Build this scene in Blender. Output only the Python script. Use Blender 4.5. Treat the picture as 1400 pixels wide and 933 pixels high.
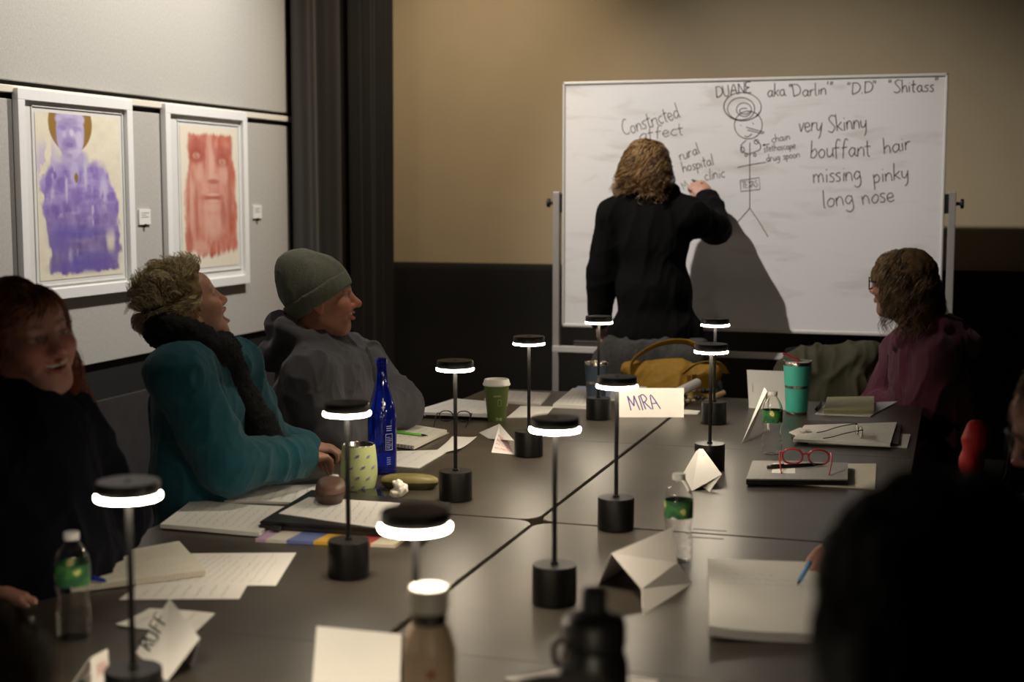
import bpy, bmesh, math, random
import numpy as np
from mathutils import Vector, Matrix, Euler

for o in list(bpy.data.objects): bpy.data.objects.remove(o)
S = bpy.context.scene
C = S.collection
random.seed(7); RNG = np.random.default_rng(7)

# ---------------------------------------------------------------- camera
FPX, CX, CY = 1944.0, 700.0, 466.5
YAW, PIT, CZ = math.radians(17.4), math.radians(5.95), 1.565
Fv = np.array([-math.sin(YAW)*math.cos(PIT), math.cos(YAW)*math.cos(PIT), -math.sin(PIT)])
Rv = np.array([math.cos(YAW), math.sin(YAW), 0.0])
Uv = np.cross(Rv, Fv)
CP = np.array([0.0, 0.0, CZ])
cam = bpy.data.cameras.new('camera'); camo = bpy.data.objects.new('camera', cam); C.objects.link(camo)
camo.location = CP
camo.rotation_euler = (math.pi/2 - PIT, 0, YAW)
cam.sensor_width = 36.0; cam.lens = FPX/1400*36.0
cam.clip_start = 0.05
cam.dof.use_dof = True; cam.dof.focus_distance = 4.5; cam.dof.aperture_fstop = 2.6
S.camera = camo

# ---------------------------------------------------------------- world, light, exposure
w = bpy.data.worlds.new('world'); S.world = w; w.use_nodes = True
w.node_tree.nodes['Background'].inputs[0].default_value = (1.0, 0.86, 0.70, 1)
w.node_tree.nodes['Background'].inputs[1].default_value = 0.004
S.view_settings.view_transform = 'Standard'; S.view_settings.look = 'None'
S.view_settings.gamma = 1.0; S.view_settings.exposure = 0.0
S.view_settings.use_curve_mapping = False

def spot(name, loc, aim, power, angle, blend, col=(1, .86, .68), rad=0.05):
    l = bpy.data.lights.new(name, 'SPOT'); l.energy = power; l.color = col
    l.spot_size = math.radians(angle); l.spot_blend = blend; l.shadow_soft_size = rad
    o = bpy.data.objects.new(name, l); C.objects.link(o); o.location = loc
    o.rotation_euler = (Vector(aim) - Vector(loc)).to_track_quat('-Z', 'Y').to_euler()
    return o
spot('board_spot', (-2.7, 4.15, 4.4), (-1.0, 6.9, 1.52), 700, 46, 1.0, (1, .93, .85), 0.03)
spot('picture_spot', (-1.75, 6.0, 3.95), (-3.4, 5.35, 1.95), 430, 84, .9, (1, .94, .86), 0.04)
spot('picture_spot', (-1.8, 4.2, 4.1), (-3.4, 4.55, 1.95), 130, 80, .9, (1, .94, .86), 0.04)
spot('house_spot', (-1.3, 3.9, 4.3), (-2.1, 3.9, 1.1), 125, 42, .9, (1, .88, .70), 0.06)
spot('wall_spot', (-2.4, 6.1, 4.1), (-2.75, 7.8, 1.3), 230, 66, .9, (1, .80, .56), 0.05)

def T(px, py, z=0.74):                      # pixel on a level plane
    d = Fv + Rv*(px-CX)/FPX - Uv*(py-CY)/FPX
    return CP + d*((z-CZ)/d[2])
def ONY(px, py, Y):                          # pixel on a wall plane y = Y
    d = Fv + Rv*(px-CX)/FPX - Uv*(py-CY)/FPX
    return CP + d*(Y/d[1])
def ONX(px, py, X):
    d = Fv + Rv*(px-CX)/FPX - Uv*(py-CY)/FPX
    return CP + d*(X/d[0])
def W(px, py, d):                            # pixel at a known distance
    return CP + (Fv + Rv*(px-CX)/FPX - Uv*(py-CY)/FPX)*d

# ---------------------------------------------------------------- materials
MATS = {}
def mat(name, col, rough=.6, metal=0., var=.12, scale=30., bump=0., bscale=None, emit=0., ecol=None,
        trans=0., ior=1.45, coat=0., sheen=0., attr=None, spec=None, stretch=None, wave=None, alpha=None):
    if name in MATS: return MATS[name]
    m = bpy.data.materials.new(name); m.use_nodes = True; MATS[name] = m
    nt = m.node_tree; n = nt.nodes; b = n['Principled BSDF']; L = nt.links
    b.inputs['Roughness'].default_value = rough; b.inputs['Metallic'].default_value = metal
    b.inputs['IOR'].default_value = ior
    if spec is not None: b.inputs['Specular IOR Level'].default_value = spec
    if trans: b.inputs['Transmission Weight'].default_value = trans
    if coat: b.inputs['Coat Weight'].default_value = coat; b.inputs['Coat Roughness'].default_value = .15
    if sheen: b.inputs['Sheen Weight'].default_value = sheen; b.inputs['Sheen Roughness'].default_value = .5
    if alpha is not None: b.inputs['Alpha'].default_value = alpha
    if emit:
        b.inputs['Emission Color'].default_value = (*(ecol or col), 1); b.inputs['Emission Strength'].default_value = emit
    tc = n.new('ShaderNodeTexCoord'); mp = n.new('ShaderNodeMapping'); L.new(tc.outputs['Object'], mp.inputs[0])
    if stretch: mp.inputs['Scale'].default_value = stretch
    nz = n.new('ShaderNodeTexNoise'); nz.inputs['Scale'].default_value = scale; nz.inputs['Detail'].default_value = 5
    L.new(mp.outputs[0], nz.inputs['Vector'])
    mx = n.new('ShaderNodeMix'); mx.data_type = 'RGBA'; mx.blend_type = 'MULTIPLY'
    rp = n.new('ShaderNodeValToRGB')
    rp.color_ramp.elements[0].position = .3; rp.color_ramp.elements[1].position = .7
    rp.color_ramp.elements[0].color = (1-var,)*3 + (1,); rp.color_ramp.elements[1].color = (1, 1, 1, 1)
    L.new(nz.outputs['Fac'], rp.inputs[0]); mx.inputs['Factor'].default_value = 1
    if attr:
        at = n.new('ShaderNodeAttribute'); at.attribute_name = attr; L.new(at.outputs['Color'], mx.inputs[6])
    else: mx.inputs[6].default_value = (*col, 1)
    L.new(rp.outputs[0], mx.inputs[7]); L.new(mx.outputs[2], b.inputs['Base Color'])
    src = None
    if bump:
        nb = n.new('ShaderNodeTexNoise'); nb.inputs['Scale'].default_value = bscale or scale*3; nb.inputs['Detail'].default_value = 4
        L.new(mp.outputs[0], nb.inputs['Vector']); src = nb.outputs['Fac']
    if wave:
        wv = n.new('ShaderNodeTexWave'); wv.inputs['Scale'].default_value = wave[0]; wv.inputs['Distortion'].default_value = wave[1]
        wv.bands_direction = wave[2]; L.new(mp.outputs[0], wv.inputs['Vector'])
        if src is None: src = wv.outputs['Fac']
        else:
            ad = n.new('ShaderNodeMath'); ad.operation = 'ADD'; L.new(src, ad.inputs[0]); L.new(wv.outputs['Fac'], ad.inputs[1]); src = ad.outputs[0]
    if src is not None:
        bp = n.new('ShaderNodeBump'); bp.inputs['Strength'].default_value = bump or .2; bp.inputs['Distance'].default_value = .004
        L.new(src, bp.inputs['Height']); L.new(bp.outputs[0], b.inputs['Normal'])
    return m

# ---------------------------------------------------------------- object helpers
def tag(o, label, cat, group=None, kind=None):
    o['label'] = label
    if cat: o['category'] = cat
    if group: o['group'] = group
    if kind: o['kind'] = kind
    return o
def thing(name, label, cat, loc=(0, 0, 0), rz=0., group=None):
    o = bpy.data.objects.new(name, None); C.objects.link(o); o.empty_display_size = .05
    o.location = tuple(map(float, loc)); o.rotation_euler = (0, 0, rz)
    return tag(o, label, cat, group)
def link(name, me, m, parent=None, smooth=False, world=False):
    o = bpy.data.objects.new(name, me); C.objects.link(o)
    if m is not None and len(me.materials) == 0: me.materials.append(m)
    if smooth:
        me.polygons.foreach_set('use_smooth', np.ones(len(me.polygons), bool))
    if parent is not None:
        o.parent = parent
        if world: o.matrix_parent_inverse = pmat(parent).inverted()
    return o
def pmat(o):
    m = Matrix.LocRotScale(o.location, o.rotation_euler, o.scale)
    if o.parent is not None: m = pmat(o.parent) @ o.matrix_parent_inverse @ m
    return m
def obj(name, bm, m, parent=None, smooth=False, world=False, autosmooth=None):
    me = bpy.data.meshes.new(name); bmesh.ops.recalc_face_normals(bm, faces=bm.faces)
    bm.to_mesh(me); bm.free()
    o = link(name, me, m, parent, smooth or autosmooth is not None, world)
    if autosmooth is not None: me.set_sharp_from_angle(angle=math.radians(autosmooth))
    return o
def struct(o): o['kind'] = 'structure'; return o
def box(bm, lo, hi, bev=0., M=None, seg=2):
    r = bmesh.ops.create_cube(bm, size=1.0); vs = r['verts']
    for v in vs:
        v.co = Vector([lo[i] + (v.co[i]+.5)*(hi[i]-lo[i]) for i in range(3)])
    if bev:
        es = list({e for v in vs for e in v.link_edges})
        g = bmesh.ops.bevel(bm, geom=es, offset=bev, segments=seg, affect='EDGES', profile=.5)
        vs = list({v for f in g['faces'] for v in f.verts} | {v for v in vs if v.is_valid})
    if M is not None:
        for v in vs: v.co = M @ v.co
    return vs
def lathe(bm, prof, n=32, c=(0, 0, 0), M=None, cap0=True, cap1=True, ring=None):
    rows = []
    for r, z in prof:
        row = []
        for i in range(n):
            a = 2*math.pi*i/n; rr = r*(ring(a, z) if ring else 1)
            p = Vector((c[0]+rr*math.cos(a), c[1]+rr*math.sin(a), c[2]+z))
            row.append(bm.verts.new(M @ p if M is not None else p))
        rows.append(row)
    for a, b in zip(rows[:-1], rows[1:]):
        for i in range(n): bm.faces.new((a[i], a[(i+1) % n], b[(i+1) % n], b[i]))
    if cap0: bm.faces.new(rows[0][::-1])
    if cap1: bm.faces.new(rows[-1])
def tube(bm, pts, r, n=8, closed=False, cap=True, flat=None):
    pts = [Vector(tuple(map(float, p))) for p in pts]; N = len(pts)
    rs = r if hasattr(r, '__len__') else [r]*N
    rows = []; ref = None
    for i, p in enumerate(pts):
        if closed: t = pts[(i+1) % N]-pts[i-1]
        else: t = pts[min(i+1, N-1)]-pts[max(i-1, 0)]
        if t.length < 1e-9: t = Vector((0, 0, 1))
        t.normalize()
        if ref is None:
            ref = Vector((0, 0, 1)) if abs(t.z) < .9 else Vector((1, 0, 0))
        s = t.cross(ref)
        if s.length < 1e-6: s = t.cross(Vector((0, 1, 0)))
        s.normalize(); u = s.cross(t); u.normalize(); ref = u
        f = flat or (1, 1)
        rows.append([bm.verts.new(p + s*math.cos(2*math.pi*k/n)*rs[i]*f[0] + u*math.sin(2*math.pi*k/n)*rs[i]*f[1]) for k in range(n)])
    M = N if closed else N-1
    for i in range(M):
        a, b = rows[i], rows[(i+1) % N]
        for k in range(n): bm.faces.new((a[k], a[(k+1) % n], b[(k+1) % n], b[k]))
    if cap and not closed: bm.faces.new(rows[0][::-1]); bm.faces.new(rows[-1])
def smooth_path(pts, per=6, closed=False):
    P = [np.array(p, float) for p in pts]; n = len(P); out = []
    if n < 3 and not closed: return P
    for i in range(n if closed else n-1):
        if closed: p0, p1, p2, p3 = P[i-1], P[i], P[(i+1) % n], P[(i+2) % n]
        else: p0, p1, p2, p3 = P[max(i-1, 0)], P[i], P[i+1], P[min(i+2, n-1)]
        for k in range(per):
            t = k/per
            out.append(.5*((2*p1)+(-p0+p2)*t+(2*p0-5*p1+4*p2-p3)*t*t+(-p0+3*p1-3*p2+p3)*t**3))
    if not closed: out.append(P[-1])
    return out
def prism(bm, poly, z0, z1):
    a = [bm.verts.new((float(p[0]), float(p[1]), z0)) for p in poly]; b = [bm.verts.new((float(p[0]), float(p[1]), z1)) for p in poly]
    n = len(poly); bm.faces.new(a[::-1]); bm.faces.new(b)
    for i in range(n): bm.faces.new((a[i], a[(i+1) % n], b[(i+1) % n], b[i]))
def rrect(x0, y0, x1, y1, r, n=6):
    out = []
    for cx, cy, a0 in ((x1-r, y1-r, 0), (x0+r, y1-r, 90), (x0+r, y0+r, 180), (x1-r, y0+r, 270)):
        for k in range(n+1):
            a = math.radians(a0+90*k/n); out.append((cx+r*math.cos(a), cy+r*math.sin(a)))
    return out
def ribbon(bm, pts, width, nrm):
    """thin flat ink line on a surface whose normal is nrm"""
    pts = [Vector(tuple(map(float, p))) for p in pts]; nrm = Vector(tuple(map(float, nrm))).normalized()
    if len(pts) < 2: return
    prev = None
    for i, p in enumerate(pts):
        t = pts[min(i+1, len(pts)-1)]-pts[max(i-1, 0)]
        if t.length < 1e-9: continue
        s = t.normalized().cross(nrm)*(width/2)
        a, b = bm.verts.new(p+s), bm.verts.new(p-s)
        if prev: bm.faces.new((prev[0], a, b, prev[1]))
        prev = (a, b)

# ---------------------------------------------------------------- value noise (vectorised)
def _h(i, j, k, s):
    v = np.sin(i*127.1+j*311.7+k*74.7+s*53.3)*43758.5453
    return v-np.floor(v)
def vnoise(P, s=0):
    P = np.asarray(P, float); I = np.floor(P); f = P-I; f = f*f*(3-2*f); r = 0
    for dx in (0, 1):
        for dy in (0, 1):
            for dz in (0, 1):
                wgt = (f[:, 0] if dx else 1-f[:, 0])*(f[:, 1] if dy else 1-f[:, 1])*(f[:, 2] if dz else 1-f[:, 2])
                r = r + wgt*_h(I[:, 0]+dx, I[:, 1]+dy, I[:, 2]+dz, s)
    return r*2-1
def fbm(P, s=0, o=3):
    r = 0; a = 1.
    for i in range(o): r = r+a*vnoise(P*(2**i), s+i); a *= .5
    return r

# ---------------------------------------------------------------- hand-drawn stroke alphabet (pen paths)
G = {}
def glyph(**kw):
    for ch, v in kw.items(): G[ch] = (v[0], v[1:])
glyph(D=(.7, [(.05, 1), (.08, 0)], [(.0, .95), (.4, .95), (.62, .6), (.5, .2), (.05, 0)]))
glyph(U=(.65, [(.05, 1), (.05, .3), (.25, 0), (.5, .2), (.55, 1)]))
glyph(A=(.7, [(.0, 0), (.3, 1), (.6, 0)], [(.1, .4), (.5, .4)]))
glyph(N=(.7, [(.05, 0), (.05, 1)], [(.05, 1), (.55, 0)], [(.55, 0), (.58, 1)]))
glyph(E=(.6, [(.5, 1), (.1, .95), (.05, .6), (.35, .5), (.05, .4), (.05, .05), (.5, 0)]))
glyph(T=(.6, [(.0, 1), (.6, 1)], [(.3, 1), (.28, 0)]))
glyph(X=(.55, [(.0, 1), (.5, 0)], [(.5, 1), (.0, 0)]))
glyph(S=(.6, [(.52, .9), (.3, 1), (.08, .8), (.3, .5), (.5, .25), (.28, 0), (.02, .1)]))
glyph(M=(.85, [(.0, 0), (.12, 1)], [(.12, 1), (.35, .3)], [(.35, .3), (.62, 1)], [(.62, 1), (.72, 0)]))
glyph(I=(.25, [(.1, 1), (.08, 0)]))
glyph(R=(.65, [(.1, 0), (.12, 1)], [(.02, .92), (.35, 1), (.5, .75), (.3, .52), (.1, .5)], [(.2, .5), (.55, 0)]))
glyph(F=(.6, [(.08, 1), (.08, 0)], [(.08, 1), (.5, 1)], [(.08, .55), (.42, .55)]))
glyph(C=(.65, [(.55, .9), (.35, 1), (.08, .6), (.12, .15), (.4, 0), (.55, .12)]))
glyph(a=(.55, [(.42, .42), (.25, .5), (.05, .25), (.2, 0), (.4, .2), (.43, .48)], [(.43, .48), (.42, .1), (.55, 0)]))
glyph(b=(.5, [(.08, 1), (.06, 0)], [(.07, .3), (.3, .5), (.42, .25), (.25, 0), (.06, .05)]))
glyph(c=(.45, [(.38, .42), (.22, .5), (.04, .25), (.2, 0), (.4, .08)]))
glyph(d=(.55, [(.4, .42), (.2, .48), (.04, .22), (.2, 0), (.4, .2)], [(.44, 1), (.42, .1), (.52, 0)]))
glyph(e=(.48, [(.05, .25), (.38, .3), (.3, .5), (.1, .45), (.04, .2), (.2, 0), (.42, .1)]))
glyph(f=(.42, [(.42, .92), (.28, 1), (.15, .7), (.12, -.1)], [(.0, .5), (.36, .52)]))
glyph(g=(.5, [(.4, .42), (.22, .5), (.05, .25), (.2, .05), (.4, .25)], [(.42, .5), (.42, -.2), (.2, -.4), (.02, -.3)]))
glyph(h=(.5, [(.06, 1), (.04, 0)], [(.05, .28), (.25, .5), (.38, .35), (.4, 0)]))
glyph(i=(.22, [(.1, .48), (.09, 0)], [(.1, .7), (.12, .74)]))
glyph(j=(.25, [(.15, .48), (.12, -.3), (0, -.35)], [(.15, .7), (.17, .74)]))
glyph(k=(.48, [(.06, 1), (.05, 0)], [(.4, .5), (.07, .22)], [(.12, .25), (.42, 0)]))
glyph(l=(.22, [(.1, 1), (.08, .1), (.16, 0)]))
glyph(m=(.75, [(.05, .5), (.04, 0)], [(.05, .3), (.2, .5), (.32, .35), (.33, 0)], [(.33, .3), (.5, .5), (.62, .35), (.64, 0)]))
glyph(n=(.5, [(.05, .5), (.04, 0)], [(.05, .28), (.22, .5), (.38, .38), (.4, 0)]))
glyph(o=(.5, [(.25, .5), (.06, .3), (.15, .02), (.38, .1), (.4, .4), (.22, .5)]))
glyph(p=(.5, [(.08, .5), (.04, -.4)], [(.06, .3), (.28, .5), (.42, .28), (.28, .05), (.06, .05)]))
glyph(q=(.5, [(.4, .42), (.22, .5), (.05, .25), (.2, .05), (.4, .25)], [(.42, .5), (.42, -.4)]))
glyph(r=(.38, [(.06, .5), (.05, 0)], [(.05, .28), (.18, .46), (.35, .48)]))
glyph(s=(.42, [(.36, .46), (.2, .5), (.08, .38), (.3, .2), (.25, .02), (.02, .04)]))
glyph(t=(.4, [(.18, .9), (.15, .1), (.28, 0)], [(.0, .55), (.36, .58)]))
glyph(u=(.5, [(.06, .5), (.06, .12), (.2, 0), (.38, .2), (.4, .5)], [(.4, .5), (.4, .1), (.48, 0)]))
glyph(v=(.45, [(.02, .5), (.18, 0)], [(.18, 0), (.38, .52)]))
glyph(w=(.65, [(.02, .5), (.14, 0)], [(.14, 0), (.3, .4)], [(.3, .4), (.42, 0)], [(.42, 0), (.58, .5)]))
glyph(x=(.42, [(.02, .5), (.36, 0)], [(.36, .5), (.02, 0)]))
glyph(y=(.48, [(.05, .5), (.08, .15), (.25, .08), (.38, .3)], [(.42, .5), (.36, -.2), (.2, -.42)]))
# ^ draws a pair of quote marks, ~ one apostrophe
G['^'] = (.32, ([(.05, 1.05), (.03, .8)], [(.18, 1.05), (.17, .8)]))
G['~'] = (.18, ([(.08, 1.05), (.05, .82)],))
G['.'] = (.22, ([(.08, .06), (.12, .0)],))
G['<'] = (.6, ([(.55, .3), (.0, .28)], [(.18, .45), (.0, .28), (.2, .12)]))
G[' '] = (.4, ())
def text_paths(s, x0, y0, x1, y1, hgt, jit=.03, seed=1):
    """pixel-space polylines for a handwritten string along a baseline"""
    rr = random.Random(seed); tot = sum(G[c][0] for c in s); out = []
    ex = np.array([x1-x0, y1-y0], float); Ln = np.linalg.norm(ex); ex /= Ln; ey = np.array([ex[1], -ex[0]])
    sx = Ln/tot; cur = 0.
    for ch in s:
        wd, st = G[ch]; dy = rr.uniform(-jit, jit); sh = rr.uniform(-.05, .1)
        for pl in st:
            pp = [(cur+a+sh*b+rr.uniform(-jit, jit)*.4, b+dy+rr.uniform(-jit, jit)*.6) for a, b in pl]
            pp = smooth_path(pp, 5) if len(pp) > 2 else [np.array(q) for q in pp]
            out.append([np.array([x0, y0])+ex*(q[0]*sx)+ey*(q[1]*hgt) for q in pp])
        cur += wd
    return out
# ================================================================= the room
m_floor = mat('dark carpet', (.018, .016, .015), .95, var=.4, scale=60, bump=.4, bscale=300)
m_panel = mat('grey beige woven wall panel', (.49, .468, .43), .9, var=.15, scale=110, bump=.3, bscale=300, stretch=(1, 1, .7))
m_backwall = mat('tan painted wall', (.40, .325, .215), .85, var=.05, scale=4, bump=.06, bscale=60)
m_black = mat('black cloth', (.0040, .0039, .0043), .92, var=.3, scale=14, bump=.15, bscale=200, sheen=.04)
m_curt = mat('black curtain velvet', (.0075, .0074, .0085), .85, var=.3, scale=9, bump=.12, bscale=220, sheen=.12)
m_blackp = mat('black paint', (.010, .0095, .009), .8, var=.2)
m_rail = mat('white painted rail', (.80, .74, .64), .5, var=.04)
XW, YB = -3.4, 7.8
bm = bmesh.new(); box(bm, (XW-.1, -1.2, -.06), (3.2, YB+.1, 0)); struct(tag(obj('floor', bm, m_floor), 'dark carpet floor under the tables', None))
bm = bmesh.new(); box(bm, (XW-.1, YB, 0), (3.2, YB+.1, 4.2)); wb = struct(tag(obj('wall_back', bm, m_backwall), 'tan back wall behind the whiteboard', None))
bm = bmesh.new(); box(bm, (XW-.1, 0.8, 0), (XW-.02, YB, 4.2)); wl = struct(tag(obj('wall_left', bm, m_blackp), 'left wall carrying woven beige panels', None))
PB = [ONX(85, 505, XW)[2], ONX(390, 455, XW)[2]]
for nm, z0, z1 in (('wall_panel', 1.985, 4.2), ('wall_panel', .86, 1.915)):
    bm = bmesh.new(); box(bm, (XW-.02, .8, z0), (XW, 6.9, z1), .003); obj(nm, bm, m_panel, wl)
bm = bmesh.new(); box(bm, (XW-.02, .8, 1.938), (XW+.012, 6.93, 1.966), .003); obj('picture_rail', bm, m_rail, wl)
# low dark grey cloth-covered wainscot below the panels
bm = bmesh.new(); box(bm, (XW-.02, .8, 0), (XW-.004, 6.9, .70), .004)
obj('wainscot', bm, mat('dark grey wainscot cloth', (.03, .027, .028), .95, var=.3, scale=12), wl)

def drape(name, x0, y0, x1, y1, z0, z1, folds, amp, m, seed=0, n=160, nz=14, thick=.01, sag=0., taper=None):
    """hanging cloth between two points, real folds"""
    rr = random.Random(seed); bm = bmesh.new(); dx, dy = x1-x0, y1-y0; Ln = math.hypot(dx, dy); nx, ny = -dy/Ln, dx/Ln
    ph = [rr.uniform(0, 6.28) for _ in range(5)]; rows = []
    for j in range(nz+1):
        v = j/nz; z = z0+(z1-z0)*v; row = []
        for i in range(n+1):
            u = i/n
            a = amp*(.6+.4*math.sin(3*u*6.28+ph[0]))*math.sin(u*folds*6.283+ph[1]+.6*math.sin(v*2+ph[2])+1.2*math.sin(u*7+ph[4]))
            a += amp*.35*math.sin(u*folds*2.3*6.283+ph[3]+v)
            if sag: a += sag*math.sin(v*9+2*math.sin(u*5+ph[0]))
            uu = u
            if taper: uu = u*(1-taper*(1-v)) 
            row.append(bm.verts.new((x0+dx*uu+nx*a, y0+dy*uu+ny*a, z)))
        rows.append(row)
    for j in range(nz):
        for i in range(n): bm.faces.new((rows[j][i], rows[j][i+1], rows[j+1][i+1], rows[j+1][i]))
    o = obj(name, bm, m, None, True)
    md = o.modifiers.new('thickness', 'SOLIDIFY'); md.thickness = thick
    return o
# black skirting cloth along the back wall, top hem about 1.15 m
tag(drape('wall_drape', -3.2, YB-.09, 2.9, YB-.09, .01, 1.16, 9, .012, m_black, 4, n=260, nz=30, sag=.012), 'long black cloth hung low along the back wall', 'drape')
bm = bmesh.new(); box(bm, (-3.2, YB-.055, 1.135), (2.9, YB-.001, 1.162), .003); struct(tag(obj('trim_1', bm, m_blackp), 'black batten holding the low wall cloth', None))
# tall black corner curtain, two widths
tag(drape('corner_curtain', -3.362, 6.84, -3.34, 7.40, .02, 4.1, 1.2, .016, m_curt, 11, n=90, nz=30), 'black corner curtain edge next to the picture wall', 'curtain')
tag(drape('corner_curtain', -3.32, 7.56, -3.06, 7.52, .02, 4.1, 1.6, .028, m_curt, 21, n=110, nz=40, taper=.10), 'wide black curtain hanging beside the tan wall', 'curtain')

# ---------------------------------------------------------------- whiteboard
YW = 6.9
m_board = mat('whiteboard enamel', (.72, .71, .71), .28, var=.03, scale=3, spec=.4)
def smudgy(m):
    nt = m.node_tree; n = nt.nodes; L = nt.links; b = n['Principled BSDF']; old = b.inputs['Base Color'].links[0].from_socket
    tc = n.new('ShaderNodeTexCoord'); mp = n.new('ShaderNodeMapping'); mp.inputs['Scale'].default_value = (2.2, 1, 9); mp.inputs['Rotation'].default_value = (0, .12, 0)
    L.new(tc.outputs['Object'], mp.inputs[0]); nz = n.new('ShaderNodeTexNoise'); nz.inputs['Scale'].default_value = 1.6; nz.inputs['Detail'].default_value = 6; nz.inputs['Distortion'].default_value = .6
    L.new(mp.outputs[0], nz.inputs[0]); r = n.new('ShaderNodeValToRGB'); r.color_ramp.elements[0].position = .55; r.color_ramp.elements[1].position = .78
    r.color_ramp.elements[0].color = (1, 1, 1, 1); r.color_ramp.elements[1].color = (.80, .75, .71, 1); L.new(nz.outputs[0], r.inputs[0])
    mx = n.new('ShaderNodeMix'); mx.data_type = 'RGBA'; mx.blend_type = 'MULTIPLY'; mx.inputs[0].default_value = 1
    L.new(old, mx.inputs[6]); L.new(r.outputs[0], mx.inputs[7]); L.new(mx.outputs[2], b.inputs['Base Color'])
smudgy(m_board)
m_alu = mat('brushed aluminium', (.62, .60, .57), .5, .15, var=.1, scale=40, stretch=(1, 1, 12))
m_stand = mat('grey enamel stand', (.36, .34, .32), .45, .3, var=.08)
m_plas = mat('black plastic', (.012, .012, .012), .45, var=.1)
m_ink = mat('brown black marker ink', (.10, .075, .065), .6, var=.2)
m_ink2 = mat('faint green marker ink', (.20, .30, .24), .6, var=.2)
bx0, bx1, bz0, bz1 = -1.897, -.067, .893, 2.112
wbd = thing('whiteboard', 'large white marker board covered in handwriting on a rolling stand', 'whiteboard', (-.98, YW, 0))
bm = bmesh.new(); box(bm, (bx0+.012, YW, bz0+.012), (bx1-.012, YW+.018, bz1-.012)); obj('writing_surface', bm, m_board, wbd, world=True)
for nm, lo, hi in (('frame_rail', (bx0, YW-.008, bz1-.014), (bx1, YW+.026, bz1)), ('frame_rail', (bx0, YW-.008, bz0), (bx1, YW+.026, bz0+.016)),
                   ('frame_rail', (bx0, YW-.008, bz0), (bx0+.012, YW+.026, bz1)), ('frame_rail', (bx1-.012, YW-.008, bz0), (bx1, YW+.026, bz1))):
    bm = bmesh.new(); box(bm, lo, hi, .004); obj(nm, bm, m_alu, wbd, world=True)
for sx, xx in ((-1, bx0-.034), (1, bx1+.034)):
    bm = bmesh.new(); box(bm, (xx-.017, YW, .10), (xx+.017, YW+.04, 1.57), .003); obj('post', bm, m_stand, wbd, world=True)
    bm = bmesh.new(); box(bm, (xx-.02, YW-.30, .07), (xx+.02, YW+.34, .11), .006); obj('foot', bm, m_stand, wbd, world=True)
    for yy in (-.27, .31):
        bm = bmesh.new(); lathe(bm, [(.012, -.012), (.033, -.010), (.036, 0), (.033, .010), (.012, .012)], 20, M=Matrix.Translation((xx, YW+yy, .036)) @ Matrix.Rotation(math.pi/2, 4, 'Y')); obj('caster', bm, m_plas, wbd, world=True, autosmooth=40)
    bm = bmesh.new(); K = Matrix.Translation((xx+sx*.017, YW+.02, 1.515)) @ Matrix.Rotation(sx*math.pi/2, 4, 'Y')
    lathe(bm, [(.008, 0), (.008, .018), (.020, .020), (.022, .026), (.020, .034), (.01, .036)], 20, M=K, ring=lambda a, z: 1+.06*math.cos(6*a)); obj('clamp_knob', bm, m_plas, wbd, world=True, autosmooth=40)
    bm = bmesh.new(); box(bm, (xx-sx*.036-.006, YW+.0, 1.47), (xx-sx*.018+.006, YW+.03, 1.56), .003); obj('pivot_bracket', bm, m_plas, wbd, world=True)
bm = bmesh.new(); box(bm, (bx0-.03, YW-.07, .787), (bx1+.03, YW+.03, .793), .001); box(bm, (bx0-.03, YW-.078, .772), (bx1+.03, YW-.066, .803), .002); obj('marker_tray', bm, m_alu, wbd, world=True)
bm = bmesh.new(); box(bm, (bx0-.03, YW+.005, .765), (bx1+.03, YW+.035, .787), .003); obj('cross_bar', bm, m_stand, wbd, world=True)
def ink_on_board(paths, m, width=.0052, name='marker_writing'):
    bm = bmesh.new()
    for pl in paths: ribbon(bm, [ONY(q[0], q[1], YW-.0012) for q in pl], width*.86, (0, -1, 0))
    o = obj(name, bm, m, wbd, world=True); o['kind'] = 'stuff'; return o
def circ(cx, cy, rx, ry, a0=0, a1=360, rot=0, n=40, grow=0.):
    out = []; c, s = math.cos(rot), math.sin(rot)
    for i in range(n+1):
        a = math.radians(a0+(a1-a0)*i/n); k = 1+grow*i/n; x, y = rx*k*math.cos(a), ry*k*math.sin(a); out.append((cx+c*x-s*y, cy+s*x+c*y))
    return out
for s, x0, y0, x1, y1, h, wdt in (('DUANE', 979, 134, 1029, 126, 15, .0052), ('aka', 1049, 133, 1075, 131, 18, .0052), ('^Darlin~^', 1078, 133, 1140, 129, 17, .005),
        ('^D.D^', 1158, 129, 1200, 127, 16, .005), ('^Shitass^', 1216, 128, 1284, 124, 18, .005),
        ('very', 1092, 180, 1124, 179, 24, .005), ('Skinny', 1132, 181, 1186, 175, 23, .005),
        ('bouffant', 1107, 216, 1192, 213, 24, .005), ('hair', 1208, 210, 1246, 204, 22, .005),
        ('missing', 1112, 251, 1178, 246, 24, .005), ('pinky', 1194, 250, 1243, 244, 23, .005),
        ('long', 1125, 285, 1168, 279, 24, .005), ('nose', 1179, 280, 1224, 275, 24, .005),
        ('Constricted', 853, 186, 931, 160, 21, .0045), ('affect', 874, 192, 936, 184, 17, .004),
        ('rural', 930, 220, 958, 209, 15, .0045), ('hospital', 934, 236, 977, 225, 15, .0045), ('clinic', 964, 247, 992, 242, 15, .004),
        ('<', 1043, 201, 1053, 199, 8, .004), ('chain', 1055, 195, 1081, 191, 11, .0036), ('stethoscope', 1044, 208, 1088, 203, 10, .0034), ('drug spoon', 1048, 221, 1094, 215, 10, .0034),
        ('TEXAS', 1015, 258, 1037, 255, 9, .003)):
    ink_on_board(text_paths(s, x0, y0, x1, y1, h, seed=sum(map(ord, s))), m_ink, wdt)
ink_on_board(text_paths('M', 935, 260, 943, 254, 10), m_ink2, .004)
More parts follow.
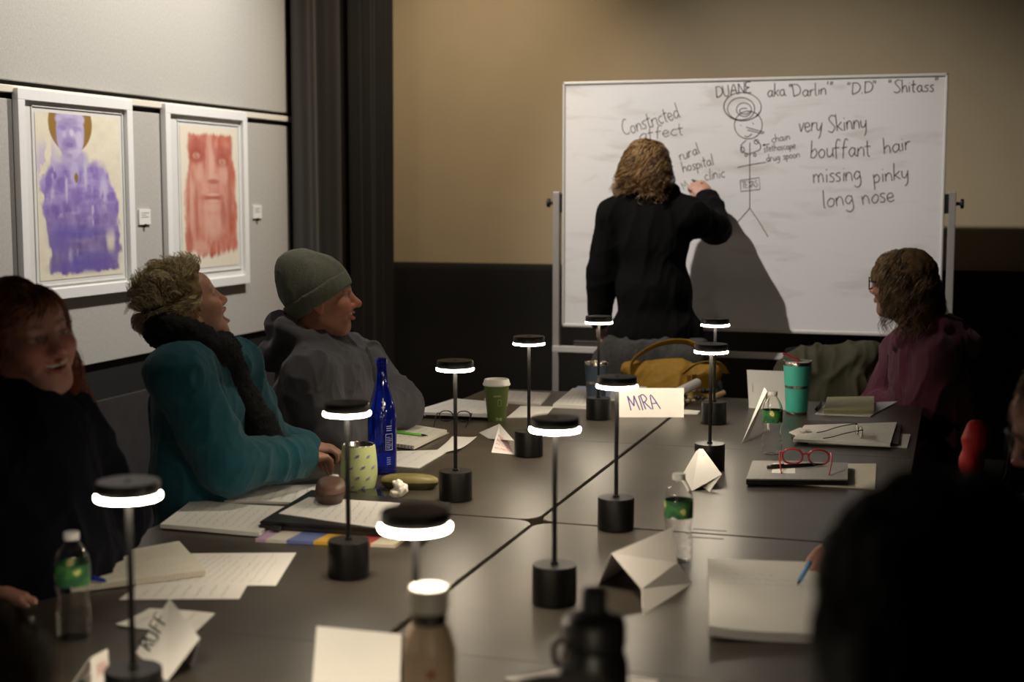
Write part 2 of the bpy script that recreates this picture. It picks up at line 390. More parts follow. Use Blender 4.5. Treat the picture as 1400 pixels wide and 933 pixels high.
fig = [circ(1015, 146, 25, 19, 20, 400, .05, grow=.03), circ(1013, 149, 18, 15, 60, 420, grow=.05), circ(1017, 150, 10, 9, 100, 460, grow=.05), circ(1018, 152, 7, 4, 0, 300),
       circ(1023, 171, 19, 19, -140, 225, .0), [(1012, 171), (1013, 172)], [(1029, 168), (1030, 170)], [(1020, 174), (1045, 181), (1043, 183), (1022, 178)],
       smooth_path([(1018, 186), (1023, 187), (1028, 183)]), smooth_path([(1020, 192), (1013, 199), (1015, 207), (1021, 210), (1026, 211)]), smooth_path([(1032, 192), (1039, 197), (1039, 204), (1032, 208), (1026, 210)]),
       circ(1034, 194, 3, 3), circ(1015, 205, 2.5, 4), circ(1020, 212, 1.6, 2), circ(1032, 212, 1.6, 2), [(1025, 195), (1025, 285)], [(1008, 229), (1028, 225), (1047, 222)],
       [(1012, 247), (1038, 243), (1039, 259), (1013, 262), (1012, 247)], [(1025, 285), (1008, 304)], [(1025, 285), (1037, 302), (1050, 324)]]
ink_on_board(fig, m_ink, .0045, 'marker_drawing')
ink_on_board([circ(1015, 146, 25.6, 19.4, 0, 250), [(1012.4, 172), (1012.8, 171)]], m_ink, .003, 'marker_drawing')
# things on the tray
e = thing('board_eraser', 'dark felt eraser lying on the marker tray', 'eraser', (ONY(805, 467, YW-.02)[0], YW-.02, .793))
bm = bmesh.new(); box(bm, (-.075, -.02, 0), (.075, .025, .022), .004); obj('felt', bm, mat('dark felt', (.05, .04, .035), .95, bump=.3), e)
bm = bmesh.new(); box(bm, (-.075, -.018, .022), (.075, .023, .034), .004); obj('grip', bm, m_plas, e)

# ---------------------------------------------------------------- tables
m_table = mat('dark laminate', (.062, .051, .039), .38, var=.28, scale=9, bump=.06, bscale=160, spec=.55)
m_edge = mat('black table edge', (.012, .011, .010), .35, var=.1)
m_leg = mat('black steel', (.012, .012, .012), .4, .4, var=.1)
TZ = .74
XL, XM0, XM1, XR = -1.885, -1.001, -.989, -.112
for i, (x0, x1, y0, y1, ym, lab) in enumerate(((XL, XM0, 1.12, 3.385, 2.33, 'black folding table at near left, under the spiral notebook'), (XM1, XR, 1.12, 3.372, 2.34, 'black folding table at near right, under the writing pad'),
                           (XL, XM0, 3.395, 5.68, 4.55, 'black folding table at far left, under the blue bottle'), (XM1, XR, 3.384, 5.70, 4.55, 'black folding table at far right, under the teal tumbler'))):
    t = thing('folding_table', lab, 'table', ((x0+x1)/2, (y0+y1)/2, 0), 0, 'folding tables')
    for a, b in ((y0, ym-.0012), (ym+.0012, y1)):
        P = rrect(x0, y0, x1, y1, .045)
        P = [(x, min(max(y, a), b)) for x, y in P]
        Q = []
        for p in P:
            if not Q or abs(p[0]-Q[-1][0])+abs(p[1]-Q[-1][1]) > 1e-6: Q.append(p)
        bm = bmesh.new(); prism(bm, Q, TZ-.028, TZ)
        bmesh.ops.bevel(bm, geom=[e for e in bm.edges if all(abs(v.co.z-TZ) < 1e-6 for v in e.verts)], offset=.002, segments=2, affect='EDGES')
        obj('table_leaf', bm, m_table, t, world=True)
    for yy in (y0+.18, y1-.18):
        bm = bmesh.new(); box(bm, ((x0+x1)/2-.03, yy-.02, .05), ((x0+x1)/2+.03, yy+.02, TZ-.028), .005)
        box(bm, (x0+.12, yy-.025, .0), (x1-.12, yy+.025, .05), .01); box(bm, (x0+.1, yy-.02, TZ-.06), (x1-.1, yy+.02, TZ-.028), .004)
        obj('leg', bm, m_leg, t, world=True)
    if i in (1, 3):
        c = np.array((T(980, 712)[0], y0+.035)) if i == 3 else np.array((T(971, 729)[0], y1-.035))
        bm = bmesh.new(); prism(bm, rrect(c[0]-.042, c[1]-.006, c[0]+.042, c[1]+.006, .004, 3), TZ-.001, TZ+.0006)
        for k in range(9): box(bm, (c[0]-.036+k*.009-.0015, c[1]-.006, TZ), (c[0]-.036+k*.009+.0015, c[1]+.006, TZ+.0012))
        obj('cable_vent', bm, m_plas, t, world=True)
# ================================================================= smooth solid modelling (signed distance fields -> mesh)
class Solid:
    def __init__(s, lo, hi, h):
        s.h = h; s.lo = np.array(lo, float); n = np.ceil((np.array(hi, float)-s.lo)/h).astype(int)+1
        s.n = n; s.F = np.full(n, 1.0, np.float32); s.fr = None
    def frame(s, R=None, c=None):                 # local frame for the next shapes (columns of R are the axes)
        s.fr = None if R is None else (np.array(R, float), np.array(c, float)); return s
    def _w(s, p):
        p = np.array(p, float)
        return p if s.fr is None else s.fr[0] @ p + s.fr[1]
    def _box(s, lo, hi):
        a = np.maximum(np.floor((lo-s.lo)/s.h).astype(int), 0); b = np.minimum(np.ceil((hi-s.lo)/s.h).astype(int)+1, s.n)
        if np.any(b <= a): return None
        sl = tuple(slice(a[i], b[i]) for i in range(3))
        ax = [s.lo[i]+s.h*np.arange(a[i], b[i]) for i in range(3)]
        return sl, ax
    def _mix(s, sl, d, k, op):
        A = s.F[sl]; d = d.astype(np.float32)
        if op == 'sub':
            if k > 0: hh = np.clip(.5-.5*(A+d)/k, 0, 1); s.F[sl] = A*(1-hh)+(-d)*hh+k*hh*(1-hh)
            else: s.F[sl] = np.maximum(A, -d)
        else:
            if k > 0: hh = np.clip(.5+.5*(d-A)/k, 0, 1); s.F[sl] = d*(1-hh)+A*hh-k*hh*(1-hh)
            else: s.F[sl] = np.minimum(A, d)
    def cone(s, a, b, ra, rb=None, k=.02, op='add'):
        rb = ra if rb is None else rb; a, b = s._w(a), s._w(b); m = max(ra, rb)+k+3*s.h
        g = s._box(np.minimum(a, b)-m, np.maximum(a, b)+m)
        if g is None: return s
        sl, ax = g; X = ax[0][:, None, None]-a[0]; Y = ax[1][None, :, None]-a[1]; Z = ax[2][None, None, :]-a[2]
        d = b-a; L2 = max(float(d@d), 1e-12); t = np.clip((X*d[0]+Y*d[1]+Z*d[2])/L2, 0, 1)
        D = np.sqrt((X-t*d[0])**2+(Y-t*d[1])**2+(Z-t*d[2])**2)-(ra+(rb-ra)*t)
        s._mix(sl, D, k, op); return s
    def chain(s, pts, rs, k=.02, op='add'):
        for i in range(len(pts)-1): s.cone(pts[i], pts[i+1], rs[i], rs[i+1], k, op)
        return s
    def ell(s, c, r, R=None, k=.02, op='add'):
        c = s._w(c); r = np.array(r, float); Q = np.eye(3) if R is None else np.array(R, float)
        if s.fr is not None: Q = s.fr[0] @ Q
        ext = np.sqrt(((Q*r[None, :])**2).sum(1)); m = k+3*s.h; g = s._box(c-ext-m, c+ext+m)
        if g is None: return s
        sl, ax = g; X = ax[0][:, None, None]-c[0]; Y = ax[1][None, :, None]-c[1]; Z = ax[2][None, None, :]-c[2]
        q = [(X*Q[0, i]+Y*Q[1, i]+Z*Q[2, i])/r[i] for i in range(3)]
        k0 = np.sqrt(q[0]**2+q[1]**2+q[2]**2); k1 = np.sqrt((q[0]/r[0])**2+(q[1]/r[1])**2+(q[2]/r[2])**2)
        D = k0*(k0-1)/np.maximum(k1, 1e-6); s._mix(sl, D, k, op); return s
    def cut(s, p, nrm):                            # remove everything on the side nrm points to
        p = s._w(p); nrm = np.array(nrm, float)
        if s.fr is not None: nrm = s.fr[0] @ nrm
        nrm = nrm/np.linalg.norm(nrm)
        ax = [s.lo[i]+s.h*np.arange(s.n[i]) for i in range(3)]
        D = (ax[0][:, None, None]-p[0])*nrm[0]+(ax[1][None, :, None]-p[1])*nrm[1]+(ax[2][None, None, :]-p[2])*nrm[2]
        s.F = np.maximum(s.F, D.astype(np.float32)); return s
    def surface(s):
        F = s.F; I = F < 0
        cnt = np.zeros(np.array(F.shape)-1, np.int8); nx, ny, nz = cnt.shape
        for dx in (0, 1):
            for dy in (0, 1):
                for dz in (0, 1): cnt += I[dx:dx+nx, dy:dy+ny, dz:dz+nz]
        act = (cnt > 0) & (cnt < 8); idx = np.argwhere(act); N = len(idx)
        vid = np.full(cnt.shape, -1, np.int32); vid[act] = np.arange(N)
        acc = np.zeros((N, 3)); c = np.zeros(N)
        corners = [(dx, dy, dz) for dx in (0, 1) for dy in (0, 1) for dz in (0, 1)]
        val = {q: F[idx[:, 0]+q[0], idx[:, 1]+q[1], idx[:, 2]+q[2]].astype(float) for q in corners}
        for q in corners:
            for a in range(3):
                if q[a] == 0:
                    q2 = list(q); q2[a] = 1; v0, v1 = val[q], val[tuple(q2)]; mk = (v0 < 0) != (v1 < 0)
                    t = np.where(mk, v0/np.where(mk, v0-v1, 1), 0)
                    p = np.repeat(np.array(q, float)[None], N, 0); p[:, a] = t
                    acc[mk] += p[mk]; c[mk] += 1
        V = s.lo + (idx+acc/c[:, None])*s.h
        quads = []
        for a in range(3):
            b, d = (a+1) % 3, (a+2) % 3
            sl0 = [slice(None)]*3; sl1 = [slice(None)]*3; sl0[a] = slice(0, -1); sl1[a] = slice(1, None)
            ch = I[tuple(sl0)] != I[tuple(sl1)]; e = np.argwhere(ch)
            ok = (e[:, b] > 0) & (e[:, d] > 0) & (e[:, b] < F.shape[b]-1) & (e[:, d] < F.shape[d]-1); e = e[ok]
            def vi(db, dd):
                k = e.copy(); k[:, b] -= db; k[:, d] -= dd; return vid[k[:, 0], k[:, 1], k[:, 2]]
            Q = np.stack([vi(1, 1), vi(0, 1), vi(0, 0), vi(1, 0)], 1)
            ins = I[e[:, 0], e[:, 1], e[:, 2]]; Q[~ins] = Q[~ins][:, ::-1]; quads.append(Q)
        return V, np.concatenate(quads)
def vnormals(V, Q):
    n = np.cross(V[Q[:, 2]]-V[Q[:, 0]], V[Q[:, 3]]-V[Q[:, 1]]); N = np.zeros_like(V)
    for i in range(4): np.add.at(N, Q[:, i], n)
    return N/np.maximum(np.linalg.norm(N, axis=1), 1e-12)[:, None]
def relax(V, Q, it=1, f=.5):
    E = np.concatenate([Q[:, [0, 1]], Q[:, [1, 2]], Q[:, [2, 3]], Q[:, [3, 0]]])
    for _ in range(it):
        A = np.zeros_like(V); c = np.zeros(len(V))
        for k in range(3): A[:, k] = np.bincount(E[:, 0], V[E[:, 1], k], len(V))+np.bincount(E[:, 1], V[E[:, 0], k], len(V))
        c = np.bincount(E[:, 0], minlength=len(V))+np.bincount(E[:, 1], minlength=len(V))
        V = V*(1-f)+f*A/c[:, None]
    return V
def npmesh(name, V, Q, col=None):
    me = bpy.data.meshes.new(name); k = Q.shape[1]
    me.vertices.add(len(V)); me.vertices.foreach_set('co', np.ascontiguousarray(V, np.float32).ravel())
    me.loops.add(Q.size); me.loops.foreach_set('vertex_index', np.ascontiguousarray(Q, np.int32).ravel())
    me.polygons.add(len(Q)); me.polygons.foreach_set('loop_start', np.arange(0, Q.size, k, dtype=np.int32)); me.polygons.foreach_set('loop_total', np.full(len(Q), k, np.int32))
    me.update(calc_edges=True); me.validate()
    if col is not None:
        at = me.color_attributes.new('Col', 'FLOAT_COLOR', 'POINT'); c4 = np.ones((len(V), 4), np.float32); c4[:, :3] = col; at.data.foreach_set('color', c4.ravel())
    return me
def solid_obj(name, s, m, parent=None, it=1, disp=None, colfn=None, f=.5, decimate=None):
    V, Q = s.surface(); V = relax(V, Q, it, f)
    if disp is not None:
        N = vnormals(V, Q); V = V+N*disp(V, N)[:, None]
    col = None if colfn is None else colfn(V, vnormals(V, Q))
    o = link(name, npmesh(name, V, Q, col), m, parent, True, world=True)
    if decimate:
        md = o.modifiers.new('thin_out', 'DECIMATE'); md.ratio = decimate
    return o, V, Q
def folds(scale=14, amp=.004, dirn=(0, 0, 1), seed=0, stretch=.35):
    d = np.array(dirn, float); d /= np.linalg.norm(d)
    def fn(V, N):
        P = V - np.outer(V@d, d)*(1-stretch)
        P = P + .03*np.stack([vnoise(V*9, seed+7), vnoise(V*9, seed+8), vnoise(V*9, seed+9)], 1)
        a = 1-np.abs(vnoise(P*scale, seed)); b = vnoise(V*scale*.4, seed+3)
        a2 = 1-np.abs(vnoise(P*scale*2.3+5, seed+11))
        return amp*(a**3*1.6-.7)+amp*b+.3*amp*(a2**4*1.5-.4)*(b > -.4)
    return fn
def frame_from(fwd, up=(0, 0, 1), roll=0.):
    """columns: x = forward, y = left, z = up"""
    f = np.array(fwd, float); f /= np.linalg.norm(f); u = np.array(up, float); l = np.cross(u, f); l /= np.linalg.norm(l); u = np.cross(f, l)
    if roll:
        c, s_ = math.cos(roll), math.sin(roll); l, u = l*c+u*s_, u*c-l*s_
    return np.stack([f, l, u], 1)
def rotm(axis, deg): return np.array(Matrix.Rotation(math.radians(deg), 3, axis))
# ================================================================= framed pictures on the left wall
m_frame = mat('white frame paint', (.86, .85, .83), .45, var=.03)
m_mat = mat('pale grey mount board', (.72, .71, .68), .8, var=.04)
m_paint = mat('painted paper', (1, 1, 1), .75, var=.05, scale=60, attr='Col')
def ss(a, b, x): t = np.clip((x-a)/(b-a), 0, 1); return t*t*(3-2*t)
def ellm(u, v, cu, cv, ru, rv, soft=.15): return 1-ss(1-soft, 1+soft, np.sqrt(((u-cu)/ru)**2+((v-cv)/rv)**2))
def mixc(c, k, m): return c*(1-m[:, None])+np.array(k)[None]*m[:, None]
def art_purple(u, v):
    P = np.stack([u*9, v*16, 0*u], 1); n1 = fbm(P, 1); n2 = fbm(np.stack([u*15, v*12, 0*u], 1), 5); n3 = fbm(np.stack([u*5, v*30, 0*u+3], 1), 9)
    c = np.tile(np.array([.78, .71, .56]), (len(u), 1))*(1+.05*n1[:, None])
    halo = ellm(u, v, .40, .055, .255, .18, .02); c = mixc(c, (.30, .16, .025), halo)
    lw = .06+.03*n1
    body = ss(.27, .33, v+.02*n1)*(1-ss(.955, .975, v+.015*n2))*ss(.03+.07*(1-ss(.25, .45, v))+.06*ss(.55, .8, v), .07+.12*(1-ss(.25, .45, v))+.06*ss(.55, .8, v), u+.03*n2)*(1-ss(.80+.14*ss(.3, .55, v), .85+.14*ss(.3, .55, v), u+.03*n2))
    wedge = ss(.68, .78, v)*(1-ss(.80, .9, v))*ellm(u, v, .85, .76, .05, .13, .5); body = body*(1-.8*wedge)
    pc = np.array([.23, .14, .50])[None]*(1+.0*u[:, None])+np.clip(n2, -1, 1)[:, None]*np.array([.10, .09, .10])+np.clip(n3, 0, 1)[:, None]*.10
    pc = pc*(1-.35*ss(.45, .9, v))[:, None]
    c = c*(1-.9*body[:, None])+pc*.9*body[:, None]
    c = mixc(c, (.50, .42, .66), .75*ellm(u, v, .12, .30, .14, .12, .6)*(n2 > -.2)*(1-.0*u))
    neck = ellm(u, v, .43, .275, .16, .07, .3); c = mixc(c, (.42, .34, .62), neck*.9)
    hd = np.maximum(ellm(u, v, .395, .11, .165, .165, .06), ellm(u, v, .395, .03, .17, .06, .1)); hc = np.array([.50, .42, .65])[None]+n1[:, None]*.12+n3[:, None]*.05
    c = c*(1-hd[:, None])+hc*hd[:, None]
    for a in ((.30, .085, .055, .016, (.30, .22, .52)), (.47, .09, .06, .014, (.36, .28, .55)), (.37, .125, .03, .03, (.42, .34, .6)), (.38, .175, .09, .035, (.33, .24, .52)), (.38, .185, .045, .014, (.26, .16, .42)), (.27, .14, .03, .05, (.45, .37, .62)), (.5, .15, .04, .05, (.62, .55, .75)), (.41, .11, .025, .02, (.68, .62, .80))):
        c = mixc(c, a[4], .95*ellm(u, v, a[0], a[1], a[2], a[3], .5)*hd)
    c = mixc(c, (.58, .52, .72), .6*ellm(u, v, .43, .36, .05, .07, .3)); c = mixc(c, (.28, .16, .04), ellm(u, v, .45, .385, .022, .03, .15))
    for a in ((.64, .60, .015, .12), (.17, .50, .02, .06), (.27, .615, .06, .012), (.78, .47, .05, .10), (.36, .87, .03, .05), (.46, .85, .025, .04), (.56, .36, .02, .09), (.33, .43, .015, .10)):
        c = mixc(c, (.60, .54, .74), .8*ellm(u, v, *a, .6)*ss(-.6, .2, n2))
    for a in ((.60, .9, .3, .06), (.25, .75, .12, .10), (.45, .93, .3, .04), (.5, .72, .25, .04)): c = mixc(c, (.13, .09, .40), .65*ellm(u, v, *a, .6))
    return np.clip(c, .01, .95)
def art_red(u, v):
    n1 = fbm(np.stack([u*10, v*14, 0*u], 1), 21); n2 = fbm(np.stack([u*22, v*9, 0*u], 1), 25); n3 = fbm(np.stack([u*60, v*5, 0*u], 1), 29)
    c = np.tile(np.array([.80, .72, .58]), (len(u), 1))
    top = .045+.012*n3; reg = ss(top-.01, top+.02, v)*(1-ss(.90, .95, v+.022*n2+.08*np.abs(u-.5)))*ss(.10-.07*ss(.3, .45, v), .16-.07*ss(.3, .45, v), u+.02*n1)*(1-ss(.87+.08*ss(.15, .35, v), .93+.08*ss(.15, .35, v), u+.02*n1))
    rc = np.array([.56, .19, .13])[None]+np.clip(n2, -1, 1)[:, None]*np.array([.07, .065, .05])+np.clip(n1, -1, 1)[:, None]*.04
    L, D = (.72, .42, .33), (.40, .085, .06)
    for a, k, s in (((.5, .47, .36, .30), L, .25), ((.28, .20, .14, .055), D, .55), ((.74, .235, .13, .05), D, .5), ((.28, .13, .16, .05), D, .35), ((.74, .17, .16, .04), D, .35), ((.53, .27, .05, .12), L, .55), ((.56, .36, .10, .035), L, .35), ((.56, .385, .10, .018), D, .45),
                    ((.54, .50, .17, .032), D, .5), ((.54, .478, .13, .012), L, .55), ((.54, .525, .12, .014), L, .5), ((.54, .57, .16, .03), L, .35), ((.33, .32, .08, .06), L, .3), ((.75, .33, .08, .07), L, .35), ((.86, .5, .035, .25), D, .35), ((.17, .55, .03, .22), L, .4), ((.25, .6, .03, .2), D, .3),
                    ((.55, .70, .20, .09), L, .35), ((.30, .86, .16, .06), L, .35), ((.55, .94, .22, .04), D, .75), ((.12, .82, .06, .1), D, .35), ((.5, .08, .05, .12), L, .4), ((.73, .62, .05, .1), D, .35), ((.40, .20, .02, .12), D, .3)):
        s = min(.92, s*1.7)
        rc = rc*(1-(s*ellm(u, v, *a, .5))[:, None])+np.array(k)[None]*(s*ellm(u, v, *a, .5))[:, None]
    for cu, cv in ((.27, .205), (.73, .24)):
        rc = mixc(rc, (.74, .46, .36), .55*ellm(u, v, cu, cv, .06, .022, .4)); rc = mixc(rc, (.38, .12, .08), .7*ellm(u, v, cu, cv, .028, .019, .3)); rc = mixc(rc, (.78, .56, .44), .6*ellm(u, v, cu+.008, cv-.005, .01, .006, .4))
    return np.clip(c*(1-reg[:, None])+rc*reg[:, None], .01, .95)
def picture(px, art, win, label):
    XF = XW+.030; a = ONX(*px[0], XF); b = ONX(*px[1], XF); c_ = ONX(*px[2], XF)
    y0, y1, z1, z0 = a[1], b[1], (a[2]+b[2])/2, c_[2]; fw = .043
    t = thing('framed_picture', label, 'picture', (XW+.003, (y0+y1)/2, z0), 0, 'framed portraits on the left wall')
    for lo, hi in (((XW+.003, y0, z1-fw), (XF, y1, z1)), ((XW+.003, y0, z0), (XF, y1, z0+fw)), ((XW+.003, y0, z0+fw), (XF, y0+fw, z1-fw)), ((XW+.003, y1-fw, z0+fw), (XF, y1, z1-fw))):
        bm = bmesh.new(); box(bm, lo, hi, .002); obj('frame_side', bm, m_frame, t, world=True)
    bm = bmesh.new(); box(bm, (XW+.004, y0+.01, z0+.01), (XW+.012, y1-.01, z1-.01)); obj('mount', bm, m_mat, t, world=True)
    wy0, wy1, wz1, wz0 = y0+(y1-y0)*win[0], y0+(y1-y0)*win[1], z1-(z1-z0)*win[2], z1-(z1-z0)*win[3]
    bm = bmesh.new()
    for lo, hi in (((wy0-.022, wz1+.018), (wy1+.022, wz1+.022)), ((wy0-.022, wz0-.022), (wy1+.022, wz0-.018)), ((wy0-.022, wz0-.022), (wy0-.018, wz1+.022)), ((wy1+.018, wz0-.022), (wy1+.022, wz1+.022))):
        box(bm, (XW+.012, *lo), (XW+.0165, *hi))
    obj('mount_lip', bm, m_mat, t, world=True)
    nu, nv = 110, 200; U, V = np.meshgrid(np.linspace(0, 1, nu), np.linspace(0, 1, nv)); U, V = U.ravel(), V.ravel()
    P = np.stack([np.full(len(U), XW+.0135), wy0+(wy1-wy0)*U, wz1+(wz0-wz1)*V], 1)
    I = np.arange(nu*nv).reshape(nv, nu); Q = np.stack([I[:-1, :-1].ravel(), I[1:, :-1].ravel(), I[1:, 1:].ravel(), I[:-1, 1:].ravel()], 1)
    link('painting', npmesh('painting', P, Q, art(U, V)), m_paint, t, True, world=True)
picture(((24, 122), (181, 135), (37, 415)), art_purple, (.155, .895, .10, .905), 'white framed portrait painted in purple with a gold halo')
picture(((226, 141), (338, 154), (234, 401)), art_red, (.19, .885, .105, .885), 'white framed portrait of a face painted in red')
m_paper = mat('white paper', (.80, .78, .74), .75, var=.04, scale=8)
m_paperw = mat('warm white paper', (.78, .74, .64), .75, var=.05, scale=8)
m_pink = mat('pale card', (.80, .76, .72), .75, var=.04, scale=8)
m_line = mat('grey pen ink', (.33, .32, .34), .8); m_blueink = mat('violet pen ink', (.12, .07, .30), .7); m_redink = mat('red pen ink', (.62, .12, .14), .7); m_dkink = mat('black pen ink', (.03, .03, .035), .7)
for px, lab in (((198, 297), 'small white caption card beside the purple portrait'), ((352, 290), 'small white caption card beside the red portrait')):
    p = ONX(*px, XW+.006); t = thing('caption_card', lab, 'card', (XW, p[1], p[2]), 0, 'caption cards on the left wall')
    bm = bmesh.new(); box(bm, (0, -.045, -.033), (.008, .045, .033), .001); obj('card', bm, m_paper, t)
    bm = bmesh.new(); [ribbon(bm, [(.0086, -.03, z), (.0086, .03-.02*(i % 2), z)], .003, (1, 0, 0)) for i, z in enumerate((.018, .009, 0))]; obj('print', bm, m_line, t)
    bm = bmesh.new(); box(bm, (0, -.006, -.045), (.012, .006, -.03), .001); obj('clip', bm, m_plas, t)

# ================================================================= table lamps
m_lampblk = mat('matt black metal', (.010, .010, .010), .42, .3, var=.1, scale=60)
m_led = mat('lamp diffuser', (1, 1, 1), .5, emit=66., ecol=(1, .85, .64), var=0)
LAMP_GROUP = 'cordless table lamps'
def make_lamp():
    t = thing('table_lamp', '', 'lamp', (0, 0, 0), 0, LAMP_GROUP)
    bm = bmesh.new(); lathe(bm, [(.043, 0), (.045, .002), (.045, .076), (.0435, .079), (.006, .079)], 40); obj('base', bm, m_lampblk, t, autosmooth=40)
    bm = bmesh.new(); lathe(bm, [(.008, .079), (.008, .084), (.0052, .085), (.0052, .352)], 18); obj('pole', bm, m_lampblk, t, autosmooth=40)
    bm = bmesh.new(); lathe(bm, [(.048, .358), (.049, .360), (.049, .376), (.0475, .379), (.02, .3795)], 44); obj('head_cap', bm, m_lampblk, t, autosmooth=40)
    bm = bmesh.new(); lathe(bm, [(.045, .351), (.0500, .352), (.0510, .3545), (.0500, .3585), (.046, .359)], 44); obj('diffuser', bm, m_led, t, autosmooth=50)
    bm = bmesh.new(); lathe(bm, [(.0015, .3795), (.006, .3805), (.006, .381), (.001, .3812)], 16); obj('touch_button', bm, m_plas, t)
    return t
def copy_tree(o, parent=None):
    c = o.copy(); C.objects.link(c); c.parent = parent
    for ch in list(o.children): copy_tree(ch, c)
    return c
LAMPS = [((184, 980), 'table lamp beside the clear bottle with green label, nearest left'), ((477, 787), 'table lamp in front of the black laptop and lime tumbler'), ((570, 1051), 'table lamp standing behind the beige insulated bottle'),
         ((623, 683), 'table lamp beside the olive glasses case and tissue'), ((723, 623), 'table lamp beside the green paper cup and curled card'), ((758, 824), 'table lamp alone near the middle of the near right table'),
         ((842, 723), 'table lamp in front of the MIRA card by the centre seam'), ((818, 573), 'table lamp in front of the navy steel-rimmed tumbler'), ((976, 579), 'farthest right table lamp, next to the patterned beads'), ((970, 642), 'table lamp behind the small tent card with red scribbles')]
NEAR_LAMPS = [((-.33, 1.2), 'table lamp at the near end of the right table, below the picture'), ((-1.25, 1.22), 'table lamp at the near left end, outside the picture')]
proto = make_lamp()
SPOTS = [(T(*px), lab) for px, lab in LAMPS]+NEAR_LAMPS
for i, (p, lab) in enumerate(SPOTS):
    o = proto if i == 0 else copy_tree(proto)
    o.location = (p[0], p[1], TZ); o['label'] = lab; o.rotation_euler = (0, 0, i*.7)

# ================================================================= papers and cards
def quad_at(q, u, v):
    a, b, c_, d = [np.array(x) for x in q]
    return (a*(1-u)+b*u)*(1-v)+(d*(1-u)+c_*u)*v
def scribble(q, parent, m, nl=10, wd=.0011, u0=.08, u1=.92, v0=.1, v1=.9, seed=0, amp=.25, name='handwriting', lift=.0007, fill=1.):
    rr = random.Random(seed); bm = bmesh.new(); q = [np.array(x, float) for x in q]
    n = np.cross(q[1]-q[0], q[3]-q[0]); n = n/np.linalg.norm(n); n = n if n@(CP-q[0]) > 0 else -n
    for i in range(nl):
        v = v0+(v1-v0)*(i+.5)/nl; u = u0; end = u0+(u1-u0)*(rr.uniform(.55, 1) if rr.random() < .35 else 1)
        if rr.random() > fill: continue
        while u < end:
            L = rr.uniform(.04, .12); pts = []; k = max(4, int(L*70)); dv = (v1-v0)/nl
            for j in range(k+1):
                pts.append(quad_at(q, min(u+L*j/k, end), v+dv*amp*rr.uniform(-.6, .6))+n*lift)
            ribbon(bm, pts, wd, n); u += L+rr.uniform(.015, .03)
    o = obj(name, bm, m, parent, world=True); o['kind'] = 'stuff'; return o
def sheet(label, px, z=0., th=.0008, m=None, cat='paper', name='paper_sheet', lines=None, curl=0., seed=0, group=None, ink=None, corner=None):
    """one sheet or pad lying on the table; px = four corners in the picture"""
    P = [T(x, y, TZ+z+th) for x, y in px]; cen = sum(P)/len(P)
    t = thing(name, label, cat, (cen[0], cen[1], TZ+z), 0, group)
    nu = nv = 10; bm = bmesh.new(); top = []; bot = []
    rr = random.Random(seed)
    for j in range(nv+1):
        rt, rb = [], []
        for i in range(nu+1):
            u, v = i/nu, j/nv; p = quad_at(P, u, v); zz = .0
            if curl: zz += curl*(abs(2*u-1)**3*.5+.5*abs(2*v-1)**3)*(.6+.4*math.sin(3*u+5*v+seed))
            if corner: zz += corner[2]*max(0, 1-math.hypot(u-corner[0], v-corner[1])/.55)**2
            rt.append(bm.verts.new((p[0], p[1], TZ+z+th+zz))); rb.append(bm.verts.new((p[0], p[1], TZ+z+zz)))
        top.append(rt); bot.append(rb)
    for j in range(nv):
        for i in range(nu):
            bm.faces.new((top[j][i], top[j][i+1], top[j+1][i+1], top[j+1][i])); bm.faces.new((bot[j][i], bot[j+1][i], bot[j+1][i+1], bot[j][i+1]))
    for i in range(nu):
        bm.faces.new((top[0][i], bot[0][i], bot[0][i+1], top[0][i+1])); bm.faces.new((top[nv][i], top[nv][i+1], bot[nv][i+1], bot[nv][i]))
        bm.faces.new((top[i][0], top[i+1][0], bot[i+1][0], bot[i][0])); bm.faces.new((top[i][nu], bot[i][nu], bot[i+1][nu], top[i+1][nu]))
    obj('page' if th < .002 else 'page_block', bm, m or m_paper, t, world=True)
    if lines: scribble(P, t, ink or m_line, lines, seed=seed, lift=.0006+(curl*.9 if curl else 0))
    return t, P
def card(label, A, B, Cc, D, Bk=None, m=None, th=.0012, text=None, ink=None, tw=.004, name='tent_card', mid=None, group='folded name cards'):
    """folded card: ridge A-B, front foot D-C (A above D), back foot Bk = (E, F) or a mirror of it"""
    A, B, Cc, D = [np.array(x, float) for x in (A, B, Cc, D)]
    n = np.cross(B-A, D-A); n /= np.linalg.norm(n); n = n if n@(CP-A) > 0 else -n
    if Bk is None:
        h = np.array([n[0], n[1], 0]); h /= np.linalg.norm(h)+1e-9
        off = 2*abs(((A-D)@h))+.02; Bk = (D-h*off, Cc-h*off)
    E_, F_ = [np.array(x, float) for x in Bk]
    cen = (A+B+Cc+D)/4; t = thing(name, label, 'card', (cen[0], cen[1], TZ), 0, group)
    bm = bmesh.new(); vs = [bm.verts.new(tuple(p)) for p in (A, B, Cc, D)]; bm.faces.new(vs); f = obj('front_panel', bm, m or m_paper, t, world=True); f.modifiers.new('s', 'SOLIDIFY').thickness = th; f.modifiers['s'].offset = 0
    bm = bmesh.new(); vs = [bm.verts.new(tuple(p)) for p in (A, B, F_, E_)]; bm.faces.new(vs); f = obj('back_panel', bm, m or m_paper, t, world=True); f.modifiers.new('s', 'SOLIDIFY').thickness = th; f.modifiers['s'].offset = 0
    if text:
        bm = bmesh.new(); s, u0, v0, u1, v1, hh = text
        for pl in text_paths(s, u0*100, v0*100, u1*100, v1*100, hh*100, seed=5): ribbon(bm, [quad_at((A, B, Cc, D), q[0]/100, q[1]/100)+n*.0012 for q in pl], tw, n)
        obj('lettering', bm, ink or m_dkink, t, world=True)
    return t, (A, B, Cc, D)
def up(px, py, h): return T(px, py, TZ+h)

